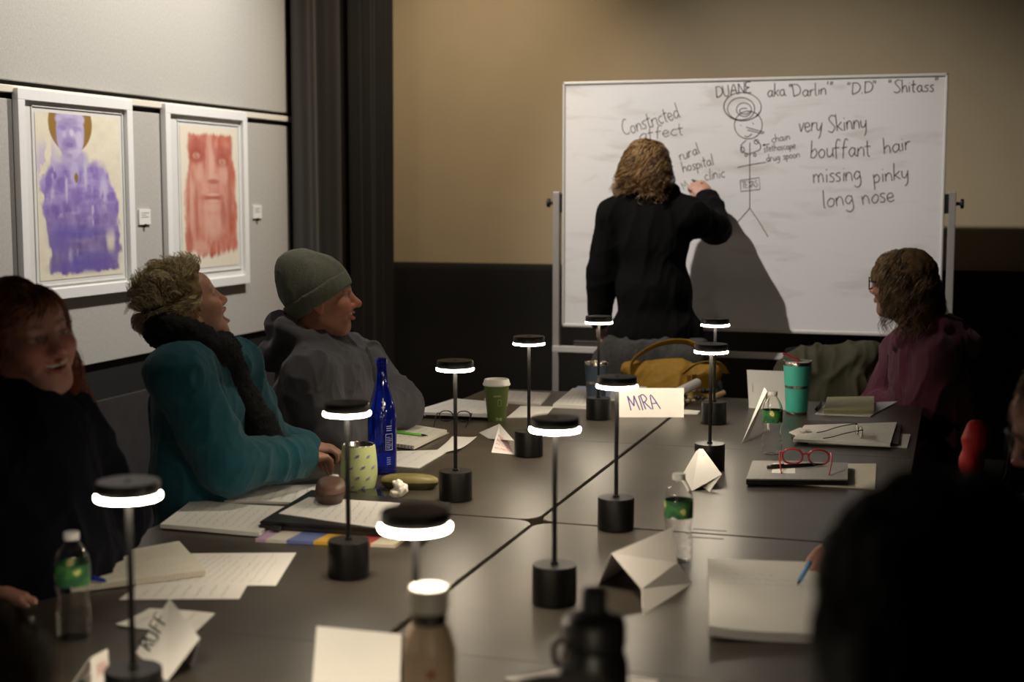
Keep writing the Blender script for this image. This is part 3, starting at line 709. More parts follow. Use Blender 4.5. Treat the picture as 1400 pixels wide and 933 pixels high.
m_wire = mat('brass coloured wire', (.40, .33, .18), .4, .8)
def spiral(P0, P1, parent, n, r=.0045, m=None):
    bm = bmesh.new(); P0, P1 = np.array(P0), np.array(P1); d = (P1-P0)/np.linalg.norm(P1-P0); s = np.cross(d, (0, 0, 1))
    for i in range(n):
        c0 = P0+(P1-P0)*(i+.5)/n; tube(bm, [c0+s*r*math.cos(a)+np.array((0, 0, r*math.sin(a))) for a in np.linspace(0, 2*math.pi, 9)[:-1]], .0008, 4, closed=True)
    return obj('wire_binding', bm, m or m_wire, parent, world=True)
# near left ---------------------------------------------------------------
sheet('printed sheet under the cream spiral notebook, reaching right', [(185, 799), (262, 757), (405, 756), (377, 801)], .0, lines=12, seed=3)
sheet('printed sheet sticking out below the spiral notebook', [(163, 820), (188, 799), (338, 800), (327, 819)], .0012, lines=7, seed=4)
t, P = sheet('cream spiral notebook filled with writing at near left', [(62, 772), (245, 740), (281, 780), (97, 803)], .003, .012, m_paperw, 'notebook', 'spiral_notebook', lines=14, seed=5)
spiral(P[3]-np.array((0, 0, .005)), P[2]-np.array((0, 0, .005)), t, 44)
# open book at left
sheet('open page of a large white notebook, front leaf', [(219, 718), (264, 684), (394, 695), (355, 729)], .002, .010, name='open_notebook', cat='notebook', lines=9, seed=6, curl=.004)
sheet('written sheets lying behind the open notebook', [(277, 684), (321, 666), (441, 662), (440, 688)], .001, .006, lines=8, seed=7)
lap = thing('laptop', 'closed black laptop with loose sheets on top', 'laptop', T(470, 715), 0)
LZ = .020
LQ = [T(354, 729), T(580, 744), T(618, 702), T(425, 684)]
m_lap = mat('black laptop shell', (.012, .012, .013), .35, var=.15, scale=60)
def slab(bm, Q, z0, z1):
    n = 4; a = [bm.verts.new((q[0], q[1], z0)) for q in Q]; b = [bm.verts.new((q[0], q[1], z1)) for q in Q]
    bm.faces.new(a[::-1]); bm.faces.new(b); [bm.faces.new((a[i], a[(i+1) % n], b[(i+1) % n], b[i])) for i in range(n)]
m_strip = mat('colourful book edge', (.8, .5, .2), .5, var=.1)
def banded(m, cols):
    nt = m.node_tree; n = nt.nodes; L = nt.links; tc = n.new('ShaderNodeTexCoord'); sp = n.new('ShaderNodeSeparateXYZ'); L.new(tc.outputs['Generated'], sp.inputs[0])
    r = n.new('ShaderNodeValToRGB'); r.color_ramp.interpolation = 'CONSTANT'; e = r.color_ramp.elements
    for i, (p, c_) in enumerate(cols):
        el = e[i] if i < 2 else e.new(p); el.position = p; el.color = (*c_, 1)
    L.new(sp.outputs[0], r.inputs[0]); L.new(r.outputs[0], n['Principled BSDF'].inputs['Base Color'])
banded(m_strip, [(0, (.50, .34, .50)), (.2, (.65, .62, .55)), (.33, (.14, .18, .42)), (.5, (.70, .42, .06)), (.75, (.5, .08, .08)), (.85, (.75, .66, .5))])
mz = thing('magazine', 'thin colourful magazine under the black laptop', 'magazine', T(445, 742), 0)
bm = bmesh.new(); slab(bm, [T(349, 742), T(540, 750), T(600, 708), T(425, 690)], TZ+.0005, TZ+.0085); obj('pages', bm, m_strip, mz, world=True)
bm = bmesh.new(); slab(bm, LQ, TZ+.010, TZ+.021); bmesh.ops.bevel(bm, geom=bm.edges[:], offset=.002, segments=2, affect='EDGES'); obj('chassis', bm, m_lap, lap, world=True)
bm = bmesh.new(); slab(bm, [q+(LQ[(i+2) % 4]-q)*.004 for i, q in enumerate(LQ)], TZ+.022, TZ+.029); bmesh.ops.bevel(bm, geom=bm.edges[:], offset=.002, segments=2, affect='EDGES'); obj('lid', bm, m_lap, lap, world=True)
bm = bmesh.new(); q = T(378, 721, TZ+.02); box(bm, (q[0]-.012, q[1]-.008, TZ+.0105), (q[0]+.012, q[1]+.004, TZ+.0225), .002); obj('hinge', bm, mat('dark grey metal', (.05, .05, .05), .4, .5), lap, world=True)
bm = bmesh.new(); c0 = T(555, 722, TZ+.0293)
tube(bm, [c0+np.array((.016*math.cos(a)*(1+.3*math.sin(a)), .010*math.sin(a), .0008)) for a in np.linspace(0, 5.0, 14)], .0028, 5); obj('emblem', bm, mat('gold print', (.62, .42, .16), .4, .5), lap, world=True)
sheet('written sheet lying on the laptop lid', [(381, 702), (422, 680), (547, 688), (531, 724)], .0295, .0012, lines=9, seed=8)
# brown case, tissue, phone, olive case
def solid_thing(name, label, cat, parts, loc, group=None):
    t = thing(name, label, cat, loc, 0, group)
    return t
def eyecase(name, label, px, L, wd, hg, ang, m1, m2, zoff=0.):
    p = T(*px, TZ+zoff); t = thing(name, label, 'glasses case', (p[0], p[1], TZ+zoff), ang)
    for nm, z0, z1, m in (('lower_shell', 0, hg*.5, m2), ('upper_shell', hg*.5+.001, hg, m1)):
        bm = bmesh.new(); rows = []
        for k in range(7):
            a = k/6
            if nm == 'lower_shell': z = z0+(z1-z0)*a; sc = .80+.20*math.sin(a*math.pi/2)
            else: z = z0+(z1-z0)*math.sin(a*math.pi/2); sc = .25+.75*math.cos(a*math.pi/2)**.6 if a < 1 else .25
            rows.append([bm.verts.new((L/2*sc*math.copysign(abs(math.cos(b))**.75, math.cos(b)), wd/2*sc*math.copysign(abs(math.sin(b))**.85, math.sin(b)), z)) for b in np.linspace(0, 2*math.pi, 33)[:-1]])
        for a_, b_ in zip(rows[:-1], rows[1:]):
            for i in range(32): bm.faces.new((a_[i], a_[(i+1) % 32], b_[(i+1) % 32], b_[i]))
        bm.faces.new(rows[0][::-1]); bm.faces.new(rows[-1]); obj(nm, bm, m, t, autosmooth=50)
    return t
m_brown = mat('brown leather', (.14, .075, .05), .5, var=.2, scale=30, bump=.15); m_brown2 = mat('dark brown leather', (.07, .042, .03), .5, var=.2, bump=.15)
m_olive = mat('olive leather', (.20, .17, .06), .42, var=.15, bump=.1); m_olived = mat('dark olive leather', (.05, .045, .02), .45, var=.15)
eyecase('glasses_case', 'brown leather glasses case resting on loose sheets', (452, 684), .155, .078, .055, math.radians(112), m_brown, m_brown2, .031)
eyecase('glasses_case', 'olive oblong glasses case beside a crumpled tissue', (560, 668), .165, .065, .04, math.radians(10), m_olive, m_olived)
bm = bmesh.new(); P = [T(478, 690), T(528, 693), T(540, 674), T(492, 671)]; slab(bm, P, TZ+.0004, TZ+.008); bmesh.ops.bevel(bm, geom=bm.edges[:], offset=.002, segments=2, affect='EDGES')
tag(obj('phone', bm, mat('black glass', (.01, .01, .012), .08, var=.05)), 'black phone lying beside the lime tumbler', 'phone')
def crumple(name, label, p, r, seed, m, squash=.9, cat='tissue'):
    s = Solid(np.array(p)-r*1.7, np.array(p)+r*1.9, r/9); rr = random.Random(seed)
    for k in range(9):
        a = rr.uniform(0, 6.28); e = rr.uniform(-.2, 1.2); d = np.array([math.cos(a)*math.cos(e), math.sin(a)*math.cos(e), math.sin(e)*squash])
        s.ell(np.array(p)+d*r*.5, (r*.55, r*.3, r*.6), rotm('Z', rr.uniform(0, 180)) @ rotm('X', rr.uniform(0, 180)), .004)
    s.cut((p[0], p[1], p[2]-r*.42), (0, 0, -1))
    o, V, Q = solid_obj(name, s, m, None, 1, lambda V, N: r*.12*vnoise(V/r*3, seed)+r*.07*vnoise(V/r*7, seed+1)); tag(o, label, cat); return o
m_tissue = mat('white tissue', (.86, .80, .70), .9, var=.05)
p = T(547, 680); crumple('tissue', 'crumpled white tissue beside the olive glasses case', (p[0], p[1], TZ+.014), .029, 3, m_tissue, 1.5)
crumple('paper_towel', 'crumpled white paper towel lying on the marker tray', (*ONY(1187, 476, YW-.03)[:2], .803), .045, 8, mat('white paper towel', (.75, .75, .78), .9, var=.05), .6, 'towel')
# sheets of the woman in teal and the man with the beanie
sheet('white sheets lying behind the lime tumbler and blue bottle', [(444, 629), (470, 619), (615, 615), (573, 640)], .0005, .003, seed=9, lines=6)
sheet('loose white sheet leading to the curled card', [(590, 622), (618, 600), (652, 598), (628, 617)], .0005, .0012, seed=10, curl=.01)
t, P = sheet('white notepad with a green pen on it', [(494, 600), (547, 578), (611, 588), (566, 610)], .004, .012, m_paperw, 'notepad', 'notepad', seed=11, lines=5)
bm = bmesh.new(); slab(bm, [T(492, 604), T(547, 582), T(614, 593), T(566, 614)], TZ+.0006, TZ+.0036); obj('cover', bm, mat('buff card', (.55, .48, .34), .7), t, world=True)
spiral(P[0]-np.array((0, 0, .005)), P[3]-np.array((0, 0, .005)), t, 16, m=m_plas)
def pen(label, a, b, m, z, r=.0045, capm=None, name='pen'):
    A, B = T(*a, TZ+z+r), T(*b, TZ+z+r); t = thing(name, label, 'pen', tuple((A+B)/2-np.array((0, 0, r))), 0); d = B-A
    bm = bmesh.new(); tube(bm, [A, A+d*.1, A+d*.82], r, 10); obj('barrel', bm, m, t, True, world=True)
    bm = bmesh.new(); tube(bm, [A+d*.82, A+d*.9, B], [r*.95, r*.75, r*.2], 10); obj('tip', bm, capm or m, t, True, world=True)
    bm = bmesh.new(); tube(bm, [A+d*.06+np.array((0, 0, r)), A+d*.3+np.array((0, 0, r*1.15))], r*.3, 6); obj('clip', bm, m, t, True, world=True)
    return t
m_green = mat('green plastic', (.16, .55, .06), .35, var=.05)
pen('green ballpoint pen lying across the notepad', (541, 591), (585, 596), m_green, .0165, capm=m_plas)
pen('blue pen lying on the cream spiral notebook', (121, 789), (146, 795), mat('blue plastic', (.02, .06, .45), .35), .016)
bnd = thing('binder', 'black ring binder stuffed with white sheets in front of the man', 'binder', T(630, 560), 0)
bm = bmesh.new(); slab(bm, [T(565, 571), T(676, 573), T(692, 557), T(618, 549)], TZ+.0005, TZ+.012); obj('cover', bm, m_plas, bnd, world=True)
bm = bmesh.new(); q = T(575, 569, TZ+.013); tube(bm, [q+np.array((.018*math.cos(a), 0, .010*math.sin(a))) for a in np.linspace(0, 3.14, 9)], .0022, 6); obj('ring', bm, m_alu, bnd, world=True)
sheet('white sheets stacked on the black ring binder', [(562, 563), (622, 545), (694, 551), (680, 568)], .0125, .010, lines=6, seed=12)
t, P = sheet('spiral notebook lying beyond the green paper cup', [(662, 546), (672, 533), (753, 537), (738, 552)], .0005, .010, m_pink, 'notebook', 'spiral_notebook', lines=6, seed=13); spiral(P[1]-np.array((0, 0, .004)), P[2]-np.array((0, 0, .004)), t, 26)
sheet('loose sheet under the table lamp by the paper cup', [(693, 571), (712, 555), (757, 556), (745, 570)], .0005, .003, seed=14)
# spectacles
def specs(name, label, c, fwd, m, zoff, s=1., rim=.0022, open_=1.):
    """eyeglasses lying with lenses upright; c = pixel of the bridge foot, fwd = direction the lenses face"""
    p = T(*c, TZ+zoff); t = thing(name, label, 'glasses', (p[0], p[1], TZ+zoff), math.atan2(fwd[1], fwd[0])-math.pi/2)
    for sx in (-1, 1):
        bm = bmesh.new(); L = [(sx*.034*s+.026*s*math.copysign(abs(math.cos(a))**.85, math.cos(a)), 0, .022*s+.0195*s*math.copysign(abs(math.sin(a))**.8, math.sin(a))+sx*0) for a in np.linspace(0, 2*math.pi, 29)[:-1]]
        tube(bm, L, rim, 6, closed=True); rimo = obj('rim', bm, m, t, True)
        bm = bmesh.new(); vs = [bm.verts.new((q[0], .0004, q[2])) for q in L]; vb = [bm.verts.new((q[0], -.0010, q[2])) for q in L]; bm.faces.new(vs); bm.faces.new(vb[::-1]); obj('lens', bm, mat('spectacle lens', (1, 1, 1), .02, trans=1., ior=1.1, var=0), rimo)
        bm = bmesh.new(); tube(bm, smooth_path([(sx*.060*s, 0, .032*s), (sx*.066*s, -.006, .033*s), (sx*.066*s*open_, -.06*s, .022*s), (sx*.062*s*open_, -.105*s, .008*s), (sx*.060*s*open_, -.135*s, .0025)]), .0019*s, 6); obj('temple', bm, m, t, True)
    bm = bmesh.new(); tube(bm, smooth_path([(-.009*s, 0, .026*s), (0, 0, .031*s), (.009*s, 0, .026*s)]), rim*.9, 6); obj('bridge', bm, m, t, True)
    return t
m_blkglass = mat('black acetate', (.015, .014, .014), .25, var=.1); m_redac = mat('red acetate', (.42, .015, .02), .22, var=.1, coat=.3)
specs('eyeglasses', 'black eyeglasses folded flat before the ring binder', (622, 577), (-.2, 1), m_blkglass, .0005, .95, .0022)
# ================================================================= bottles, cups, tumblers
m_pet = mat('clear bottle plastic', (1, 1, 1), .04, trans=1., ior=1.33, var=0, spec=.5)
m_cap = mat('white bottle cap', (.75, .75, .74), .45, var=.03)
m_label = mat('green bottle label', (.05, .20, .07), .45, var=.2)
def label_mat(m):
    nt = m.node_tree; n = nt.nodes; L = nt.links; tc = n.new('ShaderNodeTexCoord'); nz = n.new('ShaderNodeTexNoise'); nz.inputs['Scale'].default_value = 26; nz.inputs['Detail'].default_value = 1.5
    L.new(tc.outputs['Object'], nz.inputs[0]); r = n.new('ShaderNodeValToRGB'); r.color_ramp.interpolation = 'CONSTANT'; e = r.color_ramp.elements
    for i, (p, c_) in enumerate(((0, (.55, .62, .60)), (.36, (.025, .11, .045)), (.52, (.05, .19, .05)), (.62, (.65, .62, .22)), (.7, (.16, .26, .42)))):
        el = e[i] if i < 2 else e.new(p); el.position = p; el.color = (*c_, 1)
    L.new(nz.outputs[0], r.inputs[0]); L.new(r.outputs[0], n['Principled BSDF'].inputs['Base Color'])
label_mat(m_label)
BP = [(.020, .0), (.029, .003), (.0315, .012), (.0305, .022), (.0315, .032), (.030, .042), (.0312, .052), (.0285, .064), (.0275, .076), (.0295, .088), (.0312, .098), (.0317, .104), (.0317, .140), (.0312, .145), (.0295, .155), (.0240, .168), (.0165, .180), (.0125, .186), (.0125, .192)]
def prof_smooth(P, per=3): return [tuple(q) for q in smooth_path(P, per)]
def make_bottle(label, px, rz=0, sc=1.):
    p = T(*px); t = thing('water_bottle', label, 'bottle', (p[0], p[1], TZ), rz, 'clear water bottles'); t.scale = (sc,)*3
    bm = bmesh.new(); BPs = prof_smooth(BP); lathe(bm, BPs+[(max(r_-.0006, .004), z_) for r_, z_ in BPs[::-1]][:-3]+[(.004, .0012)], 40, cap0=True, cap1=True, ring=lambda a, z: 1+(.02*math.cos(5*a)*max(0, 1-z/.02) if z < .02 else (.035*math.sin(9*a+z*60)*math.exp(-((z-.045)/.03)**2)+.03*math.sin(6*a-z*40)*math.exp(-((z-.076)/.015)**2)))); obj('body', bm, m_pet, t, True)
    bm = bmesh.new(); lathe(bm, [(.0322, .103), (.0323, .104), (.0323, .141), (.0322, .142)], 40, cap0=False, cap1=False); obj('label', bm, m_label, t, True)
    bm = bmesh.new(); lathe(bm, [(.0138, .187), (.0145, .188), (.0145, .199), (.0135, .201), (.002, .2012)], 40, ring=lambda a, z: 1+.015*math.cos(24*a)); obj('cap', bm, m_cap, t, autosmooth=40)
make_bottle('clear water bottle with green label at near left of the table', (102, 872), .4)
make_bottle('clear water bottle behind the large blank folded card', (927, 768), 1.7)
make_bottle('clear water bottle beside the teal tumbler and red eyeglasses', (1055, 621), 2.9)
# blue glass bottle
m_cob = mat('cobalt blue glass', (.010, .025, .42), .06, trans=.75, ior=1.45, var=.05); m_wprint = mat('white bottle print', (.65, .68, .78), .5)
p = T(523, 646); t = thing('glass_bottle', 'tall cobalt blue glass bottle on the left table', 'bottle', (p[0], p[1], TZ), 0); t.scale = (1., 1., 1.05)
bm = bmesh.new(); lathe(bm, prof_smooth([(.030, 0), (.0415, .004), (.0425, .02), (.0425, .14), (.0415, .165), (.036, .195), (.027, .225), (.0195, .255), (.0155, .285), (.0148, .303)], 4), 48); obj('body', bm, m_cob, t, True)
bm = bmesh.new(); lathe(bm, [(.015, .303), (.0172, .304), (.0172, .309), (.0155, .311), (.0170, .313), (.0170, .322), (.0150, .325), (.011, .325)], 36); obj('neck_finish', bm, m_cob, t, True)
camdir = math.atan2(-p[1], -p[0])
def onc(r, z, a): return (r*math.cos(camdir+a), r*math.sin(camdir+a), z)
bm = bmesh.new()
for (a0, z0, a1, z1) in ((.25, .115, .75, .115), (.25, .07, .75, .07), (.25, .07, .25, .115), (.75, .07, .75, .115)):
    pts = [onc(.0428, z0+(z1-z0)*k/10, a0+(a1-a0)*k/10) for k in range(11)]
    tube(bm, pts, .0007, 4)
for k in range(7): tube(bm, [onc(.0428, .076+k*.005, .32+.36*j/8*(1 if k % 3 else .7)) for j in range(9)], .0006, 4)
for k in range(3): tube(bm, [onc(.0428, .125+k*.006, .3+.4*j/8) for j in range(9)], .0008, 4)
for k in range(4): tube(bm, [onc(.0428, .03+k*.006, .3+.3*j/8) for j in range(9)], .0006, 4)
obj('label_print', bm, m_wprint, t)
bm = bmesh.new()
for a, z, dz in ((.10, .205, .012), (.10, .190, .010)):
    r_ = .0345 if z > .2 else .038
    for da, zz in ((0, dz), (.12, 0), (-.12, 0), (0, -dz)): tube(bm, [onc(r_, z, a), onc(r_, z+zz*.9, a+da)], .0016, 5)
obj('emblem', bm, m_wprint, t)
# lime tumbler
m_lime = mat('lime enamel', (.52, .58, .26), .35, var=.05); m_steel = mat('polished steel', (.6, .55, .48), .22, 1., var=.05); m_lilac = mat('lilac print', (.22, .22, .42), .5)
p = T(491, 669); t = thing('tumbler', 'lime green stemless tumbler with small lilac print', 'tumbler', (p[0], p[1], TZ), 0); t.scale = (1.22, 1.22, 1.12)
bm = bmesh.new(); LP = prof_smooth([(.028, 0), (.035, .004), (.0415, .03), (.0425, .055), (.0405, .085), (.0375, .112)], 4); lathe(bm, LP, 40, cap1=False); obj('body', bm, m_lime, t, True)
bm = bmesh.new(); lathe(bm, [(.0372, .1115), (.0378, .113), (.0366, .1145), (.0352, .113), (.037, .06), (.030, .006), (.002, .006)], 40, cap0=False); obj('steel_lining', bm, m_steel, t, True)
cd = math.atan2(-p[1], -p[0]); bm = bmesh.new(); rr = random.Random(2)
for k, (a, z) in enumerate(((-.75, .085), (-.1, .09), (.55, .088), (-.45, .06), (.2, .062), (.85, .06), (-.75, .034), (-.1, .036), (.5, .034), (-.4, .012), (.25, .012))):
    r_ = np.interp(z, [q[1] for q in LP], [q[0] for q in LP])+.0004
    for j in range(3):
        zz = z+(j-1)*.0022; tube(bm, [(r_*math.cos(cd+a+x), r_*math.sin(cd+a+x), zz+x*.012) for x in np.linspace(-.12+.03*j, .10+.02*j, 5)], .0012, 4)
obj('print', bm, m_lilac, t)
p = T(457, 656); bm = bmesh.new(); lathe(bm, [(.010, 0), (.014, .002), (.014, .012), (.011, .014), (.002, .014)], 24, c=(p[0]-.0, p[1], TZ+.0)); tag(obj('bottle_cap', bm, m_cap, autosmooth=40), 'small white cap standing left of the lime tumbler', 'cap')
# paper cup
p = T(679, 576); t = thing('paper_cup', 'green paper coffee cup with a white lid', 'cup', (p[0], p[1], TZ), 0)
m_cup = mat('green paper cup', (.105, .150, .032), .6, var=.08); m_lid = mat('white plastic lid', (.80, .78, .72), .4, var=.03)
bm = bmesh.new(); lathe(bm, [(.0315, 0), (.032, .001), (.0455, .132), (.046, .134), (.04, .134)], 40); obj('cup_body', bm, m_cup, t, autosmooth=40)
bm = bmesh.new(); lathe(bm, [(.0475, .131), (.050, .133), (.050, .138), (.0475, .141), (.045, .152), (.043, .1545), (.039, .1535), (.038, .149), (.002, .149)], 40); obj('lid', bm, m_lid, t, autosmooth=45)
cd = math.atan2(-p[1], -p[0]); bm = bmesh.new()
def cupr(z): return .032+(.0455-.032)*z/.132+.0004
for k in range(6): tube(bm, [(cupr(z)*math.cos(cd-.22+k*.11), cupr(z)*math.sin(cd-.22+k*.11), z) for z in (.093, .099)], .0011, 4)
tube(bm, [(cupr(z)*math.cos(cd+a), cupr(z)*math.sin(cd+a), z) for a, z in ((.12, .083), (.42, .083), (.42, .06), (.12, .06), (.12, .083))], .0008, 4)
for k in range(4): tube(bm, [(cupr(.008)*math.cos(cd+a), cupr(.008)*math.sin(cd+a), .006+k*.003) for a in np.linspace(-.1, .6, 6)], .0005, 4)
obj('print', bm, mat('pale green print', (.45, .50, .32), .6), t)
# tumblers with steel rim
def tumbler(label, px, m, h, rt, rb, lid=True, straw=None):
    p = T(*px); t = thing('tumbler', label, 'tumbler', (p[0], p[1], TZ), 0)
    bm = bmesh.new(); lathe(bm, prof_smooth([(rb*.93, .012), (rb, .014), (rb*1.04, h*.3), (rt*.98, h*.88), (rt, h*.9)], 3), 40); obj('body', bm, m, t, autosmooth=50)
    bm = bmesh.new(); lathe(bm, [(rb*.9, 0), (rb*.96, .002), (rb*.965, .0135), (rb*.9, .014)], 40); obj('steel_foot', bm, m_steel, t, autosmooth=50)
    bm = bmesh.new(); lathe(bm, [(rt*.96, h*.90), (rt*.985, h*.902), (rt*.985, h*.985), (rt*.97, h), (rt*.93, h), (rt*.90, h*.93), (rt*.88, h*.5), (.002, h*.5)], 40); obj('steel_rim', bm, m_steel, t, autosmooth=40)
    if lid:
        bm = bmesh.new(); lathe(bm, [(rt*.90, h*.965), (rt*.99, h*1.0), (rt*.99, h*1.02), (rt*.92, h*1.025), (rt*.88, h*.985), (.004, h*.985)], 40); obj('clear_lid', bm, mat('clear lid plastic', (.9, .9, .9), .05, trans=.9, ior=1.3, var=0), t, autosmooth=40)
    if straw is not None:
        bm = bmesh.new(); tube(bm, smooth_path([(.0, .0, h*.4), (.0, -.0, h*1.0), (-.004, -.0, h*1.03), (-.035, -.012, h*1.13), (-.055, -.018, h*1.15)], 5), .0035, 8); obj('straw', bm, mat('red straw', (.60, .03, .05), .3), t, True)
tumbler('navy steel-rimmed tumbler near the far end of the table', (815, 553), mat('slate blue enamel', (.030, .046, .072), .5, var=.08), .168, .0475, .037, False)
tumbler('teal insulated tumbler with a red straw', (1089, 566), mat('teal enamel', (.07, .50, .40), .45, var=.06), .198, .0525, .041, True, 1)
# beige insulated bottle in the foreground
m_cream = mat('beige enamel', (.62, .46, .30), .4, var=.15, scale=20)
p = W(587, 900, 1.93); t = thing('insulated_bottle', 'beige insulated bottle with a white lid in the foreground', 'bottle', (p[0], p[1], TZ), 0)
bm = bmesh.new(); lathe(bm, prof_smooth([(.033, 0), (.0355, .003), (.036, .02), (.036, .19), (.0345, .215), (.028, .238), (.0245, .246)], 3), 44); obj('body', bm, m_cream, t, True)
bm = bmesh.new(); lathe(bm, [(.0235, .246), (.0245, .247), (.0245, .262), (.0235, .263)], 40); obj('neck_ring', bm, m_steel, t, autosmooth=40)
bm = bmesh.new(); lathe(bm, [(.0245, .263), (.0262, .264), (.0270, .292), (.0255, .296), (.002, .2965)], 40); obj('lid', bm, mat('cream lid', (.80, .74, .62), .4), t, autosmooth=40)
cd = math.atan2(-p[1], -p[0]); bm = bmesh.new()
for a, z, r_ in ((.05, .185, .008), (-.35, .15, .010), (.15, .14, .006), (.45, .16, .007), (-.1, .11, .009)):
    for k in range(5):
        b = k*1.2566; tube(bm, [(.0364*math.cos(cd+a), .0364*math.sin(cd+a), z), (.0364*math.cos(cd+a+math.cos(b)*r_/.036), .0364*math.sin(cd+a+math.cos(b)*r_/.036), z+math.sin(b)*r_)], .0017, 5)
obj('flower_print', bm, mat('brown orange print', (.40, .10, .03), .5, var=.5, scale=80), t)
# black sports bottle
p = W(812, 900, 1.76); t = thing('sports_bottle', 'black sports bottle with a spout lid in the foreground', 'bottle', (p[0], p[1], TZ), .5)
bm = bmesh.new(); lathe(bm, prof_smooth([(.038, 0), (.042, .004), (.043, .02), (.043, .225), (.0415, .25), (.037, .268)], 3), 44); obj('body', bm, mat('black powder coat', (.008, .008, .008), .4, var=.1), t, True)
bm = bmesh.new(); lathe(bm, [(.037, .268), (.0395, .270), (.0395, .298), (.034, .306), (.018, .312)], 44, ring=lambda a, z: 1+.012*math.cos(22*a)); obj('screw_lid', bm, m_plas, t, autosmooth=40)
bm = bmesh.new(); lathe(bm, [(.016, .310), (.0165, .312), (.0155, .332), (.0165, .336), (.013, .341), (.004, .342)], 30); obj('spout', bm, mat('dark grey rubber', (.03, .03, .032), .6), t, autosmooth=40)
bm = bmesh.new(); tube(bm, smooth_path([(-.038, .01, .275), (-.047, .013, .268), (-.047, .013, .250), (-.042, .012, .240)]), .004, 8); obj('carry_loop', bm, m_plas, t, True)
for z in (.285, .262):
    bm = bmesh.new(); a = math.atan2(-p[1], -p[0])-.5-.9; lathe(bm, [(.001, .0), (.005, 0), (.005, .003), (.001, .004)], 16, M=Matrix.Translation((.040*math.cos(a), .040*math.sin(a), z)) @ Matrix.Rotation(a, 4, 'Z') @ Matrix.Rotation(math.pi/2, 4, 'Y')); obj('rivet', bm, m_steel, t)

# ================================================================= cards and papers, rest of the table
card('white folded name card lettered MIRA', up(845, 531, .10), up(935, 531, .10), T(935, 571), T(846, 571), text=('MIRA', .19, .78, .66, .70, .5), ink=m_blueink, tw=.0045)
t, q = card('curled white card with red scribbles by the paper cup', up(683, 580, .045), up(703, 603, .045), T(703, 622), T(672, 619), (T(655, 592), T(668, 600)))
scribble(q, t, m_redink, 4, .0016, .1, .9, .3, .9, 3, .5)
t, q = card('small tent card with red scribbles, left of the grey notebook', up(957, 608, .075), up(987, 649, .035), T(970, 673), T(944, 655), (T(934, 648), T(946, 672)))
scribble(q, t, m_redink, 4, .0014, .2, .85, .1, .55, 5, .5)
t = card('white tent card lettered N standing behind the teal tumbler', up(1021, 506, .125), up(1072, 508, .125), T(1074, 561), T(1024, 558), text=('N ', .1, .6, .75, .55, .35), ink=m_line, tw=.003)
card('tent card seen edge on, left of the clear bottle', up(1045, 530, .12), up(1049, 536, .12), T(1022, 603), T(1014, 607), (T(1048, 585), T(1052, 590)))
# large blank folded card
A, B = up(836, 757, .085), up(919, 722, .105); M0, M1 = up(877, 806, .030), up(926, 770, .045)
card('large blank folded card in front of a clear bottle', A, B, M1, M0, (T(818, 800), T(905, 745)), m_pink)
bm = bmesh.new(); vs = [bm.verts.new(tuple(x)) for x in (M0, M1, T(947, 798), T(879, 841))]; bm.faces.new(vs)
f = obj('front_flap', bm, m_pink, [o for o in bpy.data.objects if o.get('label', '').startswith('large blank')][0], world=True); md = f.modifiers.new('s', 'SOLIDIFY'); md.thickness = .0012; md.offset = 0
# near left cards
sheet('white card lying flat behind the card lettered RUFF', [(159, 857), (204, 833), (294, 840), (268, 867)], .0006, .0012, seed=21, lines=3, curl=.006)
card('folded name card lettered RUFF beside the nearest left lamp', up(232, 819, .055), up(273, 873, .055), T(228, 932), T(186, 893), (T(214, 868), T(262, 912)), text=None)
RU = [o for o in bpy.data.objects if o.get('label', '').startswith('folded name card lettered RUFF')][0]
bm = bmesh.new(); Aq, Bq, Cq, Dq = up(232, 819, .055), up(273, 873, .055), T(228, 932), T(186, 893); nn = np.cross(Bq-Aq, Dq-Aq); nn /= np.linalg.norm(nn); nn = nn if nn @ (CP-Aq) > 0 else -nn
for pl in text_paths('RUFF', 205, 893, 232, 846, 19, seed=2):
    for_pts = []
    for x, y in pl:
        d = Fv+Rv*(x-CX)/FPX-Uv*(y-CY)/FPX; k = ((Aq-CP)@nn)/(d@nn); for_pts.append(CP+d*k+nn*.0012)
    ribbon(bm, for_pts, .0034, nn)
obj('lettering', bm, m_dkink, RU, world=True)
t, q = card('small pale card with red writing at the nearest left lamp', up(124, 900, .05), up(147, 888, .05), T(149, 930), T(126, 945), None, m_pink); scribble(q, t, m_redink, 3, .0015, .3, .9, .3, .7, 6, .5)
sheet('blank pale card at the near left table corner', [(-14, 852), (48, 842), (40, 884), (-20, 905)], .0006, .0012, m_paperw, 'card', 'place_card', seed=22)
sheet('small loose card in front of the nearest left lamp', [(108, 925), (124, 914), (150, 930), (140, 950)], .0006, .0012, m_pink, 'card', 'place_card', seed=23)
card('blank white folded card in front, left of the beige bottle', up(433, 857, .10), up(549, 868, .10), T(545, 985), T(424, 975))
sheet('pale sheet at the near edge between the two foreground bottles', [(690, 927), (768, 913), (900, 930), (860, 985)], .0006, .0012, m_pink, seed=24)
# writing pad near right
t, P = sheet('thick white writing pad on the near right table', [(968, 764), (1122, 769), (1140, 868), (970, 862)], .0006, .018, cat='notepad', name='writing_pad', seed=25, corner=(.0, 1., .008))
scribble(P, t, m_line, 3, .0012, .12, .85, .2, .42, 4, .3)
bm = bmesh.new()
for k in range(7):
    e0, e1 = P[3], P[2]; z = TZ+.003+k*.0023; ribbon(bm, [(e0[0], e0[1]-.0004, z), (e1[0], e1[1]-.0004, z)], .0005, (0, -1, 0))
obj('page_edges', bm, m_line, t, world=True)
